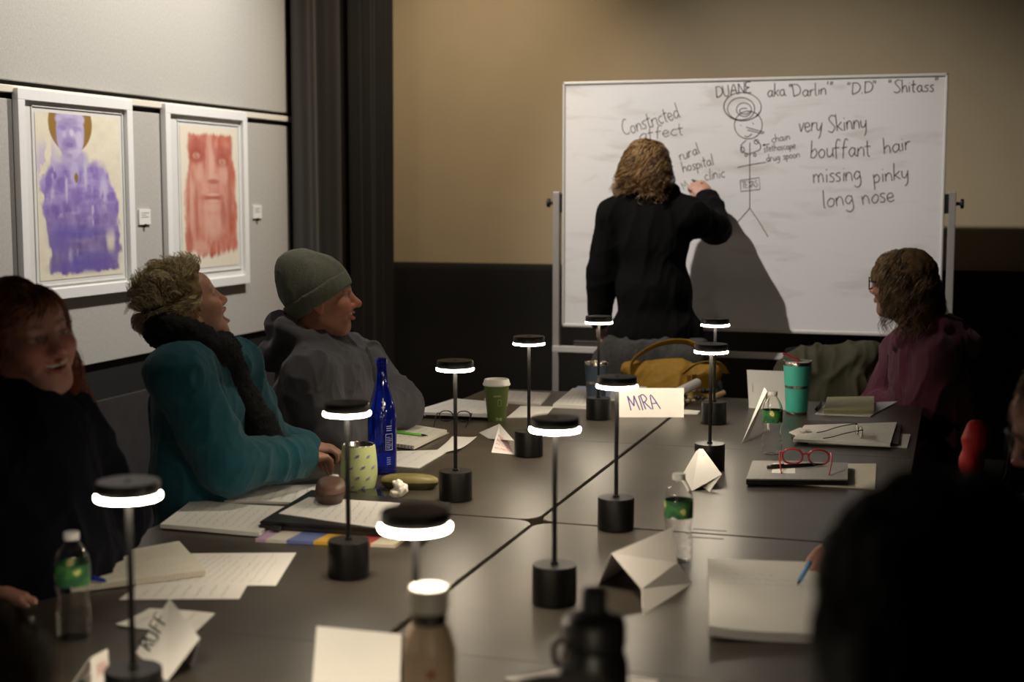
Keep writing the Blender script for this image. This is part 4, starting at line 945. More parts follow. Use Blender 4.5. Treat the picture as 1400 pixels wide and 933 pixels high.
# grey glitter notebook, red glasses, pen
sheet('cream sheets under the grey glitter notebook', [(1027, 658), (1040, 634), (1198, 634), (1196, 668)], .0005, .004, m_paperw, seed=26)
m_glit = mat('grey glitter cover', (.42, .41, .40), .5, .0, var=.6, scale=400)
gn = thing('notebook', 'grey glitter covered notebook under red eyeglasses', 'notebook', T(1090, 650), 0)
GQ = [T(1020, 656, TZ+.02), T(1159, 657, TZ+.02), T(1159, 634, TZ+.02), T(1029, 631, TZ+.02)]
bm = bmesh.new(); slab(bm, [q+np.array((0, .003, 0)) for q in GQ], TZ+.005, TZ+.019); obj('pages', bm, m_plas, gn, world=True)
bm = bmesh.new(); slab(bm, GQ, TZ+.019, TZ+.0225); obj('cover', bm, m_glit, gn, world=True)
bm = bmesh.new(); slab(bm, [T(1055, 647, TZ+.0225), T(1087, 648, TZ+.0225), T(1087, 635, TZ+.0225), T(1057, 634, TZ+.0225)], TZ+.0225, TZ+.0232); obj('sticker', bm, m_paper, gn, world=True)
pen('black pen lying on the grey glitter notebook', (1049, 639), (1124, 635), m_plas, .0235, .0055)
specs('eyeglasses', 'red framed eyeglasses standing on the grey notebook', (1101, 636), (-.1, 1), m_redac, .0232, 1.12, .0030)
# clipboard with black glasses
cb = thing('clipboard', 'brown clipboard holding written sheets by the right edge', 'clipboard', T(1150, 595), 0)
bm = bmesh.new(); slab(bm, [T(1082, 602), T(1228, 611), T(1232, 583), T(1098, 578)], TZ+.004, TZ+.009); obj('board', bm, m_brown2, cb, world=True)
bm = bmesh.new(); slab(bm, [T(1084, 600, TZ+.02), T(1217, 607, TZ+.02), T(1226, 577, TZ+.02), T(1100, 581, TZ+.02)], TZ+.0095, TZ+.019); obj('sheets', bm, m_paper, cb, world=True)
q = [T(1100, 581, TZ+.0192), T(1226, 577, TZ+.0192), T(1217, 607, TZ+.0192), T(1084, 600, TZ+.0192)]; scribble(q, cb, m_line, 6, .0012, .2, .95, .1, .9, 9)
bm = bmesh.new(); c0 = T(1096, 590, TZ+.02); box(bm, (-.035, -.03, 0), (.01, .03, .006), .002, Matrix.Translation(c0) @ Matrix.Rotation(.5, 4, 'Z') @ Matrix.Rotation(-.35, 4, 'Y')); box(bm, (-.01, -.022, .0), (.03, .022, .004), .001, Matrix.Translation(c0) @ Matrix.Rotation(.3, 4, 'Z')); obj('clip', bm, m_alu, cb, world=True)
sheet('white sheet under the brown clipboard', [(1105, 606), (1240, 612), (1245, 594), (1130, 588)], .0005, .003, seed=28)
specs('eyeglasses', 'thin black eyeglasses lying on the clipboard sheets', (1174, 597), (1, .28), mat('dark gold wire', (.10, .07, .03), .3, .7), .0195, .95, .0014)
# yellow notepad
sheet('white sheets under the yellow notepad', [(1114, 566), (1128, 553), (1227, 549), (1190, 569)], .0005, .004, seed=29)
t, P = sheet('small yellow spiral notepad before the woman in maroon', [(1131, 543), (1195, 542), (1195, 561), (1126, 561)], .005, .014, mat('yellow notepad paper', (.50, .50, .28), .7, var=.06), 'notepad', 'notepad', seed=30); spiral(P[3]-np.array((0, 0, .004)), P[2]-np.array((0, 0, .004)), t, 24, .006)
pen('black pen beside the yellow notepad', (1116, 560), (1123, 549), m_plas, .0045, .0055)
# far end papers, roll, beads
sheet('stack of white sheets left of the navy tumbler', [(756, 553), (783, 531), (808, 531), (806, 555)], .0005, .014, seed=31, lines=5)
sheet('blue edged sheets behind the stack by the navy tumbler', [(770, 545), (790, 528), (845, 530), (842, 543)], .0005, .004, mat('pale blue paper', (.45, .50, .72), .7), seed=32)
sheet('white sheets behind the MIRA card', [(832, 546), (838, 528), (884, 529), (884, 546)], .0005, .006, seed=33)
sheet('white slip sticking out right of the MIRA card', [(926, 566), (934, 560), (957, 562), (953, 566)], .0005, .003, seed=34)
bm = bmesh.new(); a, b = T(918, 541, TZ+.04), T(953, 524, TZ+.055); tube(bm, [a, a+(b-a)*.5, b], .019, 20); o = tag(obj('paper_roll', bm, m_paper, autosmooth=40), 'rolled white paper leaning behind the MIRA card', 'paper roll')
# ================================================================= people
Fh = np.array([-math.sin(YAW), math.cos(YAW), 0.]); UP = np.array([0, 0, 1.])
m_skin = mat('skin', (1, 1, 1), .5, var=.06, scale=60, attr='Col', bump=.05, bscale=250)
m_skin.node_tree.nodes['Principled BSDF'].inputs['Subsurface Weight'].default_value = .12
m_skin.node_tree.nodes['Principled BSDF'].inputs['Subsurface Radius'].default_value = (.012, .005, .003)
m_skin.node_tree.nodes['Principled BSDF'].inputs['Subsurface Scale'].default_value = .5
m_hair = mat('hair', (1, 1, 1), .42, var=.1, attr='Col', spec=.5)
m_cap_hair = mat('hair mass', (1, 1, 1), .85, var=.2, attr='Col', spec=.1, bump=.6, bscale=200, stretch=(1, 1, .2))
m_denim = mat('blue denim', (.02, .03, .08), .85, var=.25, scale=90, bump=.2)
m_trous = mat('dark trousers', (.010, .010, .012), .85, var=.2, bump=.2)
m_shoe = mat('black shoe leather', (.012, .011, .010), .5, var=.1)
class Joints(dict):
    __getattr__ = dict.__getitem__
    __setattr__ = dict.__setitem__
    def sides(J): return ((J.shL, J.elL, J.wrL, J.hipL, J.knL, J.anL), (J.shR, J.elR, J.wrR, J.hipR, J.knR, J.anR))
def hand(s, wrist, R, curl=(.5, .55, .6, .65), thumb=.5, left=1., k=.005, sc=1.):
    """palm and five fingers; R columns: along fingers, towards thumb, back of hand"""
    R = np.array(R, float); w = np.array(wrist, float)
    s.frame(R*1., w)
    s.ell((.043*sc, .002, 0), (.050*sc, .041*sc, .0165*sc), None, .010); s.cone((-.02, 0, 0), (.03*sc, 0, 0), .024*sc, .022*sc, .012)
    for i, (y, L, r) in enumerate(((.029, .070, .0092), (.010, .078, .0095), (-.010, .072, .0092), (-.028, .056, .0080))):
        a = 0.; p = np.array((.080*sc-abs(y-.005)*.25, y*sc, .002)); c = curl[i]
        for j, (fr, cc) in enumerate(((.45, c*.9), (.30, c*1.15), (.25, c*.8))):
            a += cc; q = p+np.array((math.cos(a), -y*.6, -math.sin(a)))*L*fr*sc; s.cone(p, q, r*sc*(1-.10*j), r*sc*(.92-.10*j), k if j else .008); p = q
    p = np.array((.015*sc, .030*sc, -.006)); q = p+np.array((.034, .020*(1-thumb*.5), -.012-.014*thumb))*sc; s.cone(p, q, .0135*sc, .0105*sc, .010)
    q2 = q+np.array((.028, .002-.014*thumb, -.004-.010*thumb))*sc; s.cone(q, q2, .0100*sc, .0088*sc, .004)
    q3 = q2+np.array((.020, -.004-.008*thumb, -.002))*sc; s.cone(q2, q3, .0088*sc, .0068*sc, .004)
    s.frame()
def head_sdf(s, c, R, sc=1., mouth='closed', nose=1., jaw=1., cheek=1., ear=True, brow=1.):
    # brow, eye sockets and lids, nose, lips, chin and ears; x forward, y left, z up
    F = np.array(R, float)*sc; s.frame(F/sc, c); S_ = sc
    def v(*p): return np.array(p)*S_
    s.ell(v(-.014, 0, .030), v(.098, .077, .086), None, .01)
    s.ell(v(.022, 0, -.030), v(.068, .061*jaw, .082), None, .03*S_)
    s.ell(v(.052, 0, .045), v(.040, .055, .040), None, .02*S_)
    dz = -.012 if mouth == 'open' else 0; s.cone(v(.058, -.012, -.098+dz), v(.058, .012, -.098+dz), .021*S_*jaw, None, .025*S_)
    for y in (-1, 1):
        s.cone(v(-.005, y*.054*jaw, -.055), v(.052, y*.022, -.094), .017*S_, None, .025*S_)
        s.ell(v(.060, y*.040, -.024), v(.024, .023, .022)*cheek, None, .022*S_)
        s.ell(v(.094, y*.031, .006), v(.013, .017, .0105), None, .010*S_, 'sub')
        s.ell(v(.0725, y*.031, .004), v(.0135, .0145, .0135), None, .003*S_)
        s.cone(v(.0835, y*.017, .0125), v(.077, y*.045, .0115), .0042*S_, None, .004*S_)
        s.cone(v(.0830, y*.018, -.0055), v(.077, y*.044, -.005), .0035*S_, None, .004*S_)
        s.cone(v(.088, y*.012, .022), v(.078, y*.045, .026), .0075*S_*brow, .006*S_*brow, .012*S_)
        if ear:
            E0 = rotm('Y', -12) @ rotm('Z', -y*18)
            s.ell(v(-.012, y*.079, -.006), v(.019, .008, .032), E0, .006*S_); s.ell(v(-.006, y*.087, -.002), v(.010, .007, .016), E0, .004*S_, 'sub'); s.ell(v(-.006, y*.076, -.032), v(.009, .007, .010), None, .006*S_)
        s.ell(v(.094, y*.0115, -.034), v(.010, .0075, .0075)*nose, None, .006*S_)
    s.chain([v(.079, 0, .024), v(.089, 0, .002), v(.105*nose**.4, 0, -.027)], [.0095*S_, .0100*S_, .0118*S_*nose], .009*S_)
    s.ell(v(.099, 0, -.0415), v(.008, .006, .004), None, .006*S_, 'sub')
    if mouth == 'open':
        s.ell(v(.092, 0, -.068), v(.030, .023, .0150), None, .005*S_, 'sub')
        s.cone(v(.080, -.015, -.0585), v(.080, .015, -.0585), .0052*S_, None, .002*S_)
        for y in (-1, 1):
            s.chain([v(.097, 0, -.0510), v(.0910, y*.014, -.0520), v(.078, y*.026, -.058)], [.0050*S_, .0045*S_, .0030*S_], .004*S_); s.chain([v(.089, 0, -.0880), v(.084, y*.014, -.0830), v(.076, y*.025, -.064)], [.0060*S_, .0052*S_, .0030*S_], .004*S_)
    elif mouth == 'smile':
        s.ell(v(.092, 0, -.0600), v(.020, .026, .0070), None, .004*S_, 'sub')
        s.cone(v(.0815, -.018, -.0560), v(.0815, .018, -.0560), .0060*S_, None, .002*S_)
        for y in (-1, 1):
            s.chain([v(.0955, 0, -.0525), v(.0890, y*.016, -.0505), v(.073, y*.032, -.0450)], [.0042*S_, .0038*S_, .0026*S_], .004*S_); s.chain([v(.0925, 0, -.0720), v(.0865, y*.016, -.0675), v(.073, y*.032, -.0485)], [.0058*S_, .0050*S_, .0028*S_], .004*S_)
            s.chain([v(.088, y*.020, -.035), v(.074, y*.040, -.048), v(.066, y*.043, -.062)], [.0050*S_, .0060*S_, .0045*S_], .012*S_)
    else:
        for y in (-1, 1):
            s.chain([v(.0945, 0, -.0565), v(.088, y*.013, -.0575), v(.080, y*.022, -.0600)], [.0048*S_, .0042*S_, .0025*S_], .004*S_); s.chain([v(.0935, 0, -.0665), v(.087, y*.012, -.0655), v(.080, y*.021, -.0615)], [.0054*S_, .0046*S_, .0025*S_], .004*S_)
    s.frame()
# half width, half height, drop, upward curve of the corners, tooth line
MOUTHS = dict(closed=(.026, .0105, 0., 0., 0.), smile=(.033, .0145, -.001, .014, .0035), open=(.033, .0205, -.008, .008, .010))
def skin_colour(c, R, sc, base, mouth, brow, lipcol=(.42, .13, .11), flush=.5, stubble=0.):
    base = np.array(base)
    def fn(V, N):
        q = ((V-np.array(c)) @ np.array(R))/sc; x, y, z = q.T; near = (np.linalg.norm(q, axis=1) < .2); ay = np.abs(y)
        col = np.tile(base, (len(V), 1))*(1+.06*fbm(V*55, 3)[:, None])
        def put(k, m, a=1.):
            nonlocal col; m = np.clip(m, 0, 1)*near*a; col = col*(1-m[:, None])+np.array(k)[None]*m[:, None]
        fr = ss(.02, .05, x); fl = base*np.array([1.10, .62, .58])
        put(fl, flush*fr*np.exp(-(((ay-.042)/.024)**2+((z+.028)/.024)**2))); put(fl, flush*fr*np.exp(-((y/.016)**2+((z+.03)/.018)**2))); put(fl, flush*.9*np.exp(-(((x+.008)/.03)**2+((z+.01)/.035)**2))*ss(.07, .082, ay))
        if stubble: put(base*.62, stubble*fr*ss(-.035, -.06, z)*(1-ss(.055, .066, ay)))
        zl = -.0605; w_, hh, md, cv, tz = MOUTHS[mouth]; zc = z-zl-md-cv*(ay/w_)**2
        put(lipcol, fr*(1-ss(.8, 1.15, np.sqrt((y/w_)**2+(zc/hh)**2)))*ss(.066, .074, x), .85)
        if mouth != 'closed':
            inn = (1-ss(.8, 1.1, np.sqrt((y/(w_*.84))**2+(zc/(hh*.60))**2)))*fr
            put((.05, .012, .012), inn*(x < .090)*ss(.05, .06, x)); put((.62, .56, .46), inn*(1-ss(.0045, .0065, np.abs(zc-tz)))*(x < .0905), .9)
        put(brow, fr*np.exp(-(((z-.026-.004*np.cos((ay-.03)*70))/.0048)**4))*ss(.012, .018, ay)*(1-ss(.044, .052, ay)), .75)
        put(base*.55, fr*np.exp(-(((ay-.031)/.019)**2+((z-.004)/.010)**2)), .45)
        put((.40, .36, .32), fr*np.exp(-(((ay-.031)/.0120)**4+((z-.003)/.0032)**4)), .7); put((.03, .025, .02), fr*np.exp(-(((ay-.031)/.0052)**4+((z-.003)/.0045)**4)), .95)
        put((.05, .035, .03), fr*np.exp(-(((ay-.031)/.0165)**4+((z-.0085)/.0022)**2)), .7)
        put(base*.35, np.exp(-(((ay-.0115)/.0045)**2+((z+.0395)/.0035)**2))*ss(.09, .096, x), .8)
        return np.clip(col, .002, 1)
    return fn
def axes_frame(a, b, side):                       # frame whose z runs a->b and y follows side
    z = np.array(b, float)-np.array(a, float); z /= np.linalg.norm(z); y = np.array(side, float); y -= z*(y@z); y /= np.linalg.norm(y); return np.stack([np.cross(y, z), y, z], 1)
def torso_sdf(s, J, m, fat=1., low=True, k=.06):
    side = J.shL-J.shR; Rc = axes_frame(J.waist, J.neck, side); Rh = axes_frame(J.hip, J.waist, side)
    sw = np.linalg.norm(side); hw = sw*.44
    s.ell(J.chest, (.105*fat+m, hw+m, .19+m), Rc, k); s.ell(J.waist, (.110*fat+m, hw*.88*fat+m, .16+m), Rc, k)
    s.cone(J.shL, J.shR, .050+m, None, k)
    for q in (J.shL, J.shR): s.cone(J.neck-UP*.005, q, .050+m*.8, .055+m, .05)
    if low: s.ell(J.hip, (.120*fat+m, .165*fat+m, .13+m), Rh, k)
def arm_sdf(s, side, m, r=(.056, .046, .031), k=.03, cuff=1.):
    a, e, w_ = side[:3]; s.cone(a, e, r[0]+m, r[1]+m, k); s.cone(e, e+(w_-e)*cuff, r[1]+m, r[2]+m*1.1, k*.7)
def legs_sdf(s, J, m, k=.03):
    for side in J.sides():
        h, kn, an = side[3:]; s.cone(h, kn, .082+m, .058+m, k); s.cone(kn, an, .056+m, .036+m, k)
def bounds(pts, pad): P = np.array(pts); return P.min(0)-pad, P.max(0)+pad
def person(label, J, hc, hR, skin, hs=1., mouth='closed', brow=(.2, .15, .1), h=.0045, fat=1., nose=1., jaw=1., cheek=1., hands=(), flush=.5, stubble=0., ear=True, thin=0., browr=1.):
    t = thing('person', label, 'person', (J.hip[0], J.hip[1], 0)); hc = np.array(hc)
    pts = [hc, J.hipL, J.hipR]+list(J.values())[:10]+[np.array(q[0])+np.array(q[1])[:, 0]*.1 for q in hands]; lo, hi = bounds(pts, .13)
    s = Solid(lo, hi, h)
    head_sdf(s, hc, hR, hs, mouth, nose, jaw, cheek, ear, browr)
    R = np.array(hR); nb = hc+R @ np.array((-.028, 0, -.055))*hs; s.cone(nb, J.neck+UP*.01, .052*hs, .058*hs, .025)
    s.cone(hc+R @ np.array((.035, 0, -.085))*hs, J.neck+UP*.0+R[:, 0]*.02, .026*hs, .04, .03)
    torso_sdf(s, J, -.012+thin, fat)
    for side in J.sides(): arm_sdf(s, side, -.010)
    for side in J.sides(): s.cone(side[3], side[3]+(side[4]-side[3])*.25, .07, .066, .03)
    for hd in hands: hand(s, *hd)
    solid_obj('body', s, m_skin, t, 1, None, skin_colour(hc, hR, hs, skin, mouth, brow, flush=flush, stubble=stubble), .35)
    return t
def garment(name, J, m, t, fat=1., h=.007, marg=.014, fold=(16, .006), seed=0, hem=None, neckcut=.05, extra=None, cuff=.97, sm=None, k=.06, cuffm=0.):
    pts = list(J.values())[:10]; lo, hi = bounds(pts, .26); s = Solid(lo, hi, h)
    torso_sdf(s, J, marg, fat, k=k)
    for side in J.sides():
        arm_sdf(s, side, marg+(.004 if sm is None else sm), k=.04, cuff=cuff)
        w_, e = side[2], side[1]; d = (w_-e)/np.linalg.norm(w_-e); s.cone(w_-d*.040, w_-d*.012, .031+marg+.006+cuffm, .029+marg+.006+cuffm, .008)
    if extra: extra(s)
    if hem is not None: s.cut((0, 0, hem), (0, 0, -1))
    return solid_obj(name, s, m, t, 1, folds(fold[0], fold[1], (.2, .1, 1), seed))
def trousers(J, m, t, h=.011, marg=.012, fat=1.):
    pts = [J.hip]+list(J.values())[10:16]; lo, hi = bounds(pts, .2); lo[2] = .03; s = Solid(lo, hi, h)
    s.ell(J.hip, (.13*fat+marg, .17*fat+marg, .13), axes_frame(J.hip, J.waist, J.shL-J.shR), .05); legs_sdf(s, J, marg); solid_obj('trousers', s, m, t, 1, folds(14, .005, (0, 0, 1), 4))
    for side in J.sides():
        a = side[5]; s = Solid(*bounds([a, a+J.toe*1.3], .1), .009); s.cone((a[0], a[1], .05), (a[0]+J.toe[0]*1.15, a[1]+J.toe[1]*1.15, .04), .046, .040, .03); s.cone(a, (a[0], a[1], .05), .045, .045, .03); s.cut((0, 0, .002), (0, 0, -1)); solid_obj('shoe', s, m_shoe, t)
def strands(parent, c, R, sc, n, seg, length, root, flow, colr, rad=.0011, clump=70, curl=.012, wavel=.05, grav=.5, seed=0, shell=1.0, out=.3, spread=1., jitter=.25, maxr=None, name='hair_strands', core=(-.014, 0, .026, .100, .080, .090)):
    """many tapered hair strands grown from the scalp; root(dir)->bool mask, flow(local pos)->local direction"""
    rg = np.random.default_rng(seed); R = np.array(R); D = rg.normal(size=(n*12, 3)); D /= np.linalg.norm(D, axis=1)[:, None]; D = D[root(D)][:n]; n = len(D)
    cc = np.array(core[:3]); er = np.array(core[3:])*shell; P = cc+D*er
    cl = rg.normal(size=(clump, 3)); cl /= np.linalg.norm(cl, axis=1)[:, None]; ci = (D @ cl.T).argmax(1)
    ph = rg.uniform(0, 6.28, clump)[ci]+rg.normal(0, .35, n); ln = length*rg.uniform(.65, 1.15, n)*rg.uniform(.8, 1.15, clump)[ci]; wv = 2*np.pi/(wavel*rg.uniform(.75, 1.3, clump)[ci])
    g = R.T @ np.array((0, 0, -1.)); path = [P.copy()]; V = D*out+flow(P); V /= np.linalg.norm(V, axis=1)[:, None]; V += rg.normal(0, jitter*.4, V.shape)+jitter*rg.normal(0, 1, (clump, 3))[ci]
    tilt = rg.normal(size=(clump, 3))[ci]; base = P.copy(); out_p = [P.copy()]
    for i in range(seg):
        st = (ln/seg)[:, None]; F_ = flow(base); V = V*.55+.45*(F_/np.maximum(np.linalg.norm(F_, axis=1), 1e-6)[:, None])+g*grav*.18; V /= np.linalg.norm(V, axis=1)[:, None]; base = base+V*st
        q = (base-cc)/er; r = np.linalg.norm(q, axis=1); lim = 1.03; push = r < lim; base[push] = (cc+(q/r[:, None]*lim)*er)[push]
        s1 = np.cross(V, tilt); s1 /= np.linalg.norm(s1, axis=1)[:, None]; s2 = np.cross(V, s1); a = wv*ln*(i+1)/seg+ph; am = curl*min(1, (i+1)/3)
        out_p.append(base+(s1*np.cos(a)[:, None]+s2*np.sin(a)[:, None])*am)
    A = np.stack(out_p, 1)*sc; A = A @ R.T + np.array(c); m = seg+1
    T_ = np.gradient(A, axis=1); T_ /= np.maximum(np.linalg.norm(T_, axis=2), 1e-9)[..., None]; rf = rg.normal(size=(n, 1, 3)); S1 = np.cross(T_, rf); S1 /= np.maximum(np.linalg.norm(S1, axis=2), 1e-9)[..., None]; S2 = np.cross(T_, S1)
    rr = rad*np.linspace(1, .35, m)[None, :, None]*rg.uniform(.7, 1.3, n)[:, None, None]
    rings = np.stack([A+(S1*math.cos(b)+S2*math.sin(b))*rr for b in (0, 2.094, 4.189)], 2)
    Vt = rings.reshape(-1, 3); I = np.arange(n*m*3).reshape(n, m, 3); Q = []
    for b in range(3): Q.append(np.stack([I[:, :-1, b], I[:, :-1, (b+1) % 3], I[:, 1:, (b+1) % 3], I[:, 1:, b]], -1).reshape(-1, 4))
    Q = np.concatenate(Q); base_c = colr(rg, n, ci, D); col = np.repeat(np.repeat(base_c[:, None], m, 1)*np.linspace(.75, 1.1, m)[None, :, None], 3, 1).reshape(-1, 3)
    o = link(name, npmesh(name, Vt, Q, np.clip(col, 0, 1)), m_hair, parent, True, world=True); o['kind'] = 'stuff'; return o
def hair_cap(parent, c, R, sc, fn, col, h=.005, noise=(28, .006), seed=0, name='hair'):
    c = np.array(c); s = Solid(c-.25, c+.25, h); s.frame(np.array(R), c); fn(s, sc); s.frame()
    def cf(V, N): return np.tile(np.array(col), (len(V), 1))*(1+.25*fbm(V*60, seed)[:, None])
    return solid_obj(name, s, m_cap_hair, parent, 1, lambda V, N: noise[1]*fbm(V*noise[0], seed+1), cf)
def palette(cols, wts=None):
    cols = np.array(cols)
    def fn(rg, n, ci, D):
        k = rg.choice(len(cols), n, p=wts); kc = rg.choice(len(cols), ci.max()+1, p=wts)[ci]; pick = np.where(rg.random(n) < .5, k, kc); return cols[pick]*rg.uniform(.75, 1.2, n)[:, None]
    return fn
def legs_for(J, f, l, seat=True, floor=0.):
    f = np.array(f, float); l = np.array(l, float)
    q = []
    for y in (1, -1):
        h = J.hip+l*.085*y-UP*.02
        if seat: kn = J.hip+f*.40+l*.11*y-UP*.02; an = np.array([*(kn+f*.02)[:2], .075])
        else: kn = np.array([*(J.hip+l*.10*y+f*.01)[:2], .50]); an = np.array([*(J.hip+l*.12*y-f*.03)[:2], .075])
        q += [h, kn, an]
    J.hipL, J.knL, J.anL, J.hipR, J.knR, J.anR = q
    J.toe = f*.15-UP*.04
    return J
def fix(J): return Joints((k, np.array(v, float)) for k, v in J.items())
m_teal = mat('teal fleece', (.012, .082, .108), .92, var=.2, scale=50, bump=.35, bscale=500, sheen=.12, spec=.2)
m_navy = mat('dark navy knit', (.0035, .004, .009), .95, var=.2, scale=50, bump=.3, bscale=350, spec=.15)
m_grey = mat('charcoal hoodie fleece', (.080, .078, .086), .92, var=.12, scale=60, bump=.3, bscale=500, sheen=.08, spec=.2)
m_blkk = mat('black ribbed knit', (.0038, .0037, .0040), .95, var=.25, scale=50, bump=.35, bscale=300, spec=.15)
m_maroon = mat('maroon hoodie fleece', (.085, .012, .030), .92, var=.18, scale=60, bump=.3, bscale=450, sheen=.15)
m_scarf = mat('black chunky knit', (.0042, .0042, .0047), .95, var=.4, scale=80, bump=1., bscale=110)
m_beanie = mat('sage knit', (.135, .140, .104), .95, var=.18, scale=80, bump=.5, bscale=420, stretch=(1, 1, .25))
m_string = mat('cord', (.05, .02, .03), .8)

# ---- woman in teal -----------------------------------------------------------------------------
J = fix(dict(neck=W(262, 482, 3.88), shR=W(243, 512, 3.72), shL=W(318, 505, 4.08), elR=W(310, 640, 3.73), wrR=W(414, 624, 4.00), elL=W(368, 608, 4.32), wrL=W(418, 612, 4.36), chest=W(272, 565, 3.92), waist=W(272, 660, 3.90), hip=W(266, 770, 3.86)))
f2 = np.array((.92, .38, 0)); f2 /= np.linalg.norm(f2); legs_for(J, f2, np.cross(UP, f2))
fd = (Rv*math.cos(math.radians(25))+Fh*math.sin(math.radians(25))); fd = fd*math.cos(math.radians(25))+UP*math.sin(math.radians(25)); R2 = frame_from(fd); H2 = W(257, 421, 3.9)
RH = frame_from(J.wrR-J.elR, UP)                       # fingers along forearm
hR_ = np.stack([RH[:, 0], np.cross(UP, RH[:, 0]), UP], 1); hR_[:, 0] = hR_[:, 0]-UP*.12; hR_[:, 0] /= np.linalg.norm(hR_[:, 0]); hR_[:, 2] = np.cross(hR_[:, 0], hR_[:, 1])
HL = frame_from(J.wrL-J.elL+Rv*.05, UP); 
p2 = person('woman with short grey-blonde curls, teal fleece and black scarf, laughing', J, H2, R2, (.46, .25, .17), .93, 'open', (.30, .22, .14), .0040, 1.05, cheek=1.15, browr=.6, hands=((J.wrR, hR_, (.35, .4, .45, .5), .5), (J.wrL, HL, (.5, .55, .6, .65), .5)), flush=.6)
def ex2(s):                                                 # stand-up collar and zip placket
    s.chain([J.neck-f2*.05+UP*.02, J.neck+np.cross(UP, f2)*.07+UP*.0, J.neck+f2*.07-UP*.03], [.03, .03, .025], .03)
garment('fleece_jacket', J, m_teal, p2, 1.0, .006, .016, sm=.010, k=.035, fold=(15, .007), seed=3, extra=ex2)
trousers(J, m_trous, p2)
def cap2(s, k):
    s.ell(np.array((-.024, 0, .036))*k, np.array((.102, .088, .098))*k, None, .02); s.ell(np.array((.01, 0, .088))*k, np.array((.075, .07, .045))*k, None, .03); s.ell(np.array((-.075, 0, -.035))*k, np.array((.045, .06, .05))*k, None, .03)
    s.ell(np.array((.108, 0, -.005))*k, np.array((.095, .10, .100))*k, None, .015, 'sub'); s.ell(np.array((.012, 0, -.075))*k, np.array((.05, .10, .06))*k, None, .01, 'sub')
hair_cap(p2, H2, R2, .93, cap2, (.20, .145, .075), noise=(30, .010), seed=4)
def rt2(D): return (D[:, 2] > -.50) & ((D[:, 0] < .50) | (D[:, 2] > .55)) & ~((D[:, 0] > -.15) & (D[:, 2] < -.05))
def fl2(P):
    x, y, z = P.T; top = ss(.06, .10, z)
    return np.stack([-.75+.35*top, y*5, (.55*top+.10)-1.3*(z < .02)-.5*(z < .06)*(1-top)], 1)
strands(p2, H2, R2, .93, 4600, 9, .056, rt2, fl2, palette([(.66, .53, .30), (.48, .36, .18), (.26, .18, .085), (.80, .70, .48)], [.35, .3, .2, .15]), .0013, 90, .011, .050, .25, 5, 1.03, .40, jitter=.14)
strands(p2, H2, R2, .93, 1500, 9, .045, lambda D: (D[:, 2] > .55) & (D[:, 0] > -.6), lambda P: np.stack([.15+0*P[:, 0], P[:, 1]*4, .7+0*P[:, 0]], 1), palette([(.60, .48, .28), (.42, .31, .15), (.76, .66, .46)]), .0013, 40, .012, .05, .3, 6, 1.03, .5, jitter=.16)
nb = J.neck; lf = np.cross(UP, f2); s = Solid(nb-.30, nb+.30, .006); dn = f2*.0
ring = [nb+UP*.035+(f2*math.cos(a)*.083+lf*math.sin(a)*.083)-UP*.028*math.cos(a) for a in np.linspace(0, 2*math.pi, 13)]
s.chain(ring, [.044]*13, .012); s.chain([q+UP*.026+(q-nb)*.06 for q in ring[2:-2]], [.034]*9, .012); tail = [nb+f2*.09-UP*.01, W(318, 520, 3.93), W(338, 552, 3.95)]; s.chain(tail, [.046, .044, .042], .02)
solid_obj('scarf', s, m_scarf, p2, 0, lambda V, N: .0050*np.sin(V[:, 0]*330)*np.sin(V[:, 1]*330)*np.sin(V[:, 2]*330)+.004*vnoise(V*60, 2))
ts = [W(334, 545, 3.95), W(356, 582, 3.97), W(378, 622, 4.0)]; s = Solid(*bounds(ts, .10), .006); s.chain(ts, [.043, .044, .040], .02)
solid_obj('scarf_tail', s, m_scarf, p2, 0, lambda V, N: .0050*np.sin(V[:, 0]*330)*np.sin(V[:, 1]*330)*np.sin(V[:, 2]*330)+.004*vnoise(V*60, 2))
q = H2+R2 @ np.array((-.006, -.077, -.043)); bm = bmesh.new(); bmesh.ops.create_uvsphere(bm, u_segments=12, v_segments=8, radius=.0055, matrix=Matrix.Translation(q)); obj('earring', bm, m_steel, p2, True, world=True)

# ---- man with beanie ---------------------------------------------------------------------------
J = fix(dict(neck=W(425, 474, 4.72), shR=W(425, 515, 4.54), shL=W(492, 496, 4.92), elR=W(458, 603, 4.50), wrR=W(502, 584, 4.80), elL=W(545, 556, 4.92), wrL=W(480, 578, 4.68), chest=W(440, 552, 4.72), waist=W(438, 612, 4.72), hip=W(436, 684, 4.72)))
f3 = np.array((.93, .36, 0)); f3 /= np.linalg.norm(f3); l3 = np.cross(UP, f3); legs_for(J, f3, l3)
fd = (Rv*math.cos(math.radians(4))+Fh*math.sin(math.radians(4))); fd = fd*math.cos(math.radians(6))+UP*math.sin(math.radians(6)); R3 = frame_from(fd); H3 = W(440, 409, 4.7)
hw = frame_from(J.wrL-J.elL, UP); hv = frame_from(J.wrR-J.elR, UP)
p3 = person('man in a sage knit beanie and grey hoodie with crossed arms, smiling', J, H3, R3, (.42, .19, .12), 1.04, 'smile', (.16, .12, .09), .0042, 1.15, 1.15, 1.02, 1.15, hands=((J.wrL, hw, (.4, .4, .45, .5), .5), (J.wrR, hv, (.4, .4, .45, .5), .5)), flush=.6, stubble=.25)
def ex3(s):
    n3 = J.neck
    s.chain([n3+f3*.085+l3*.03-UP*.035, n3+l3*.10+UP*.03, n3-f3*.075+l3*.07+UP*.065, n3-f3*.100+UP*.065, n3-f3*.075-l3*.07+UP*.06, n3-l3*.10+UP*.025, n3+f3*.085-l3*.03-UP*.04], [.026, .032, .040, .045, .040, .032, .026], .015)
    s.chain([n3-f3*.11-l3*.06+UP*.0, n3-f3*.13-UP*.03, n3-f3*.11+l3*.06], [.04, .045, .04], .03)
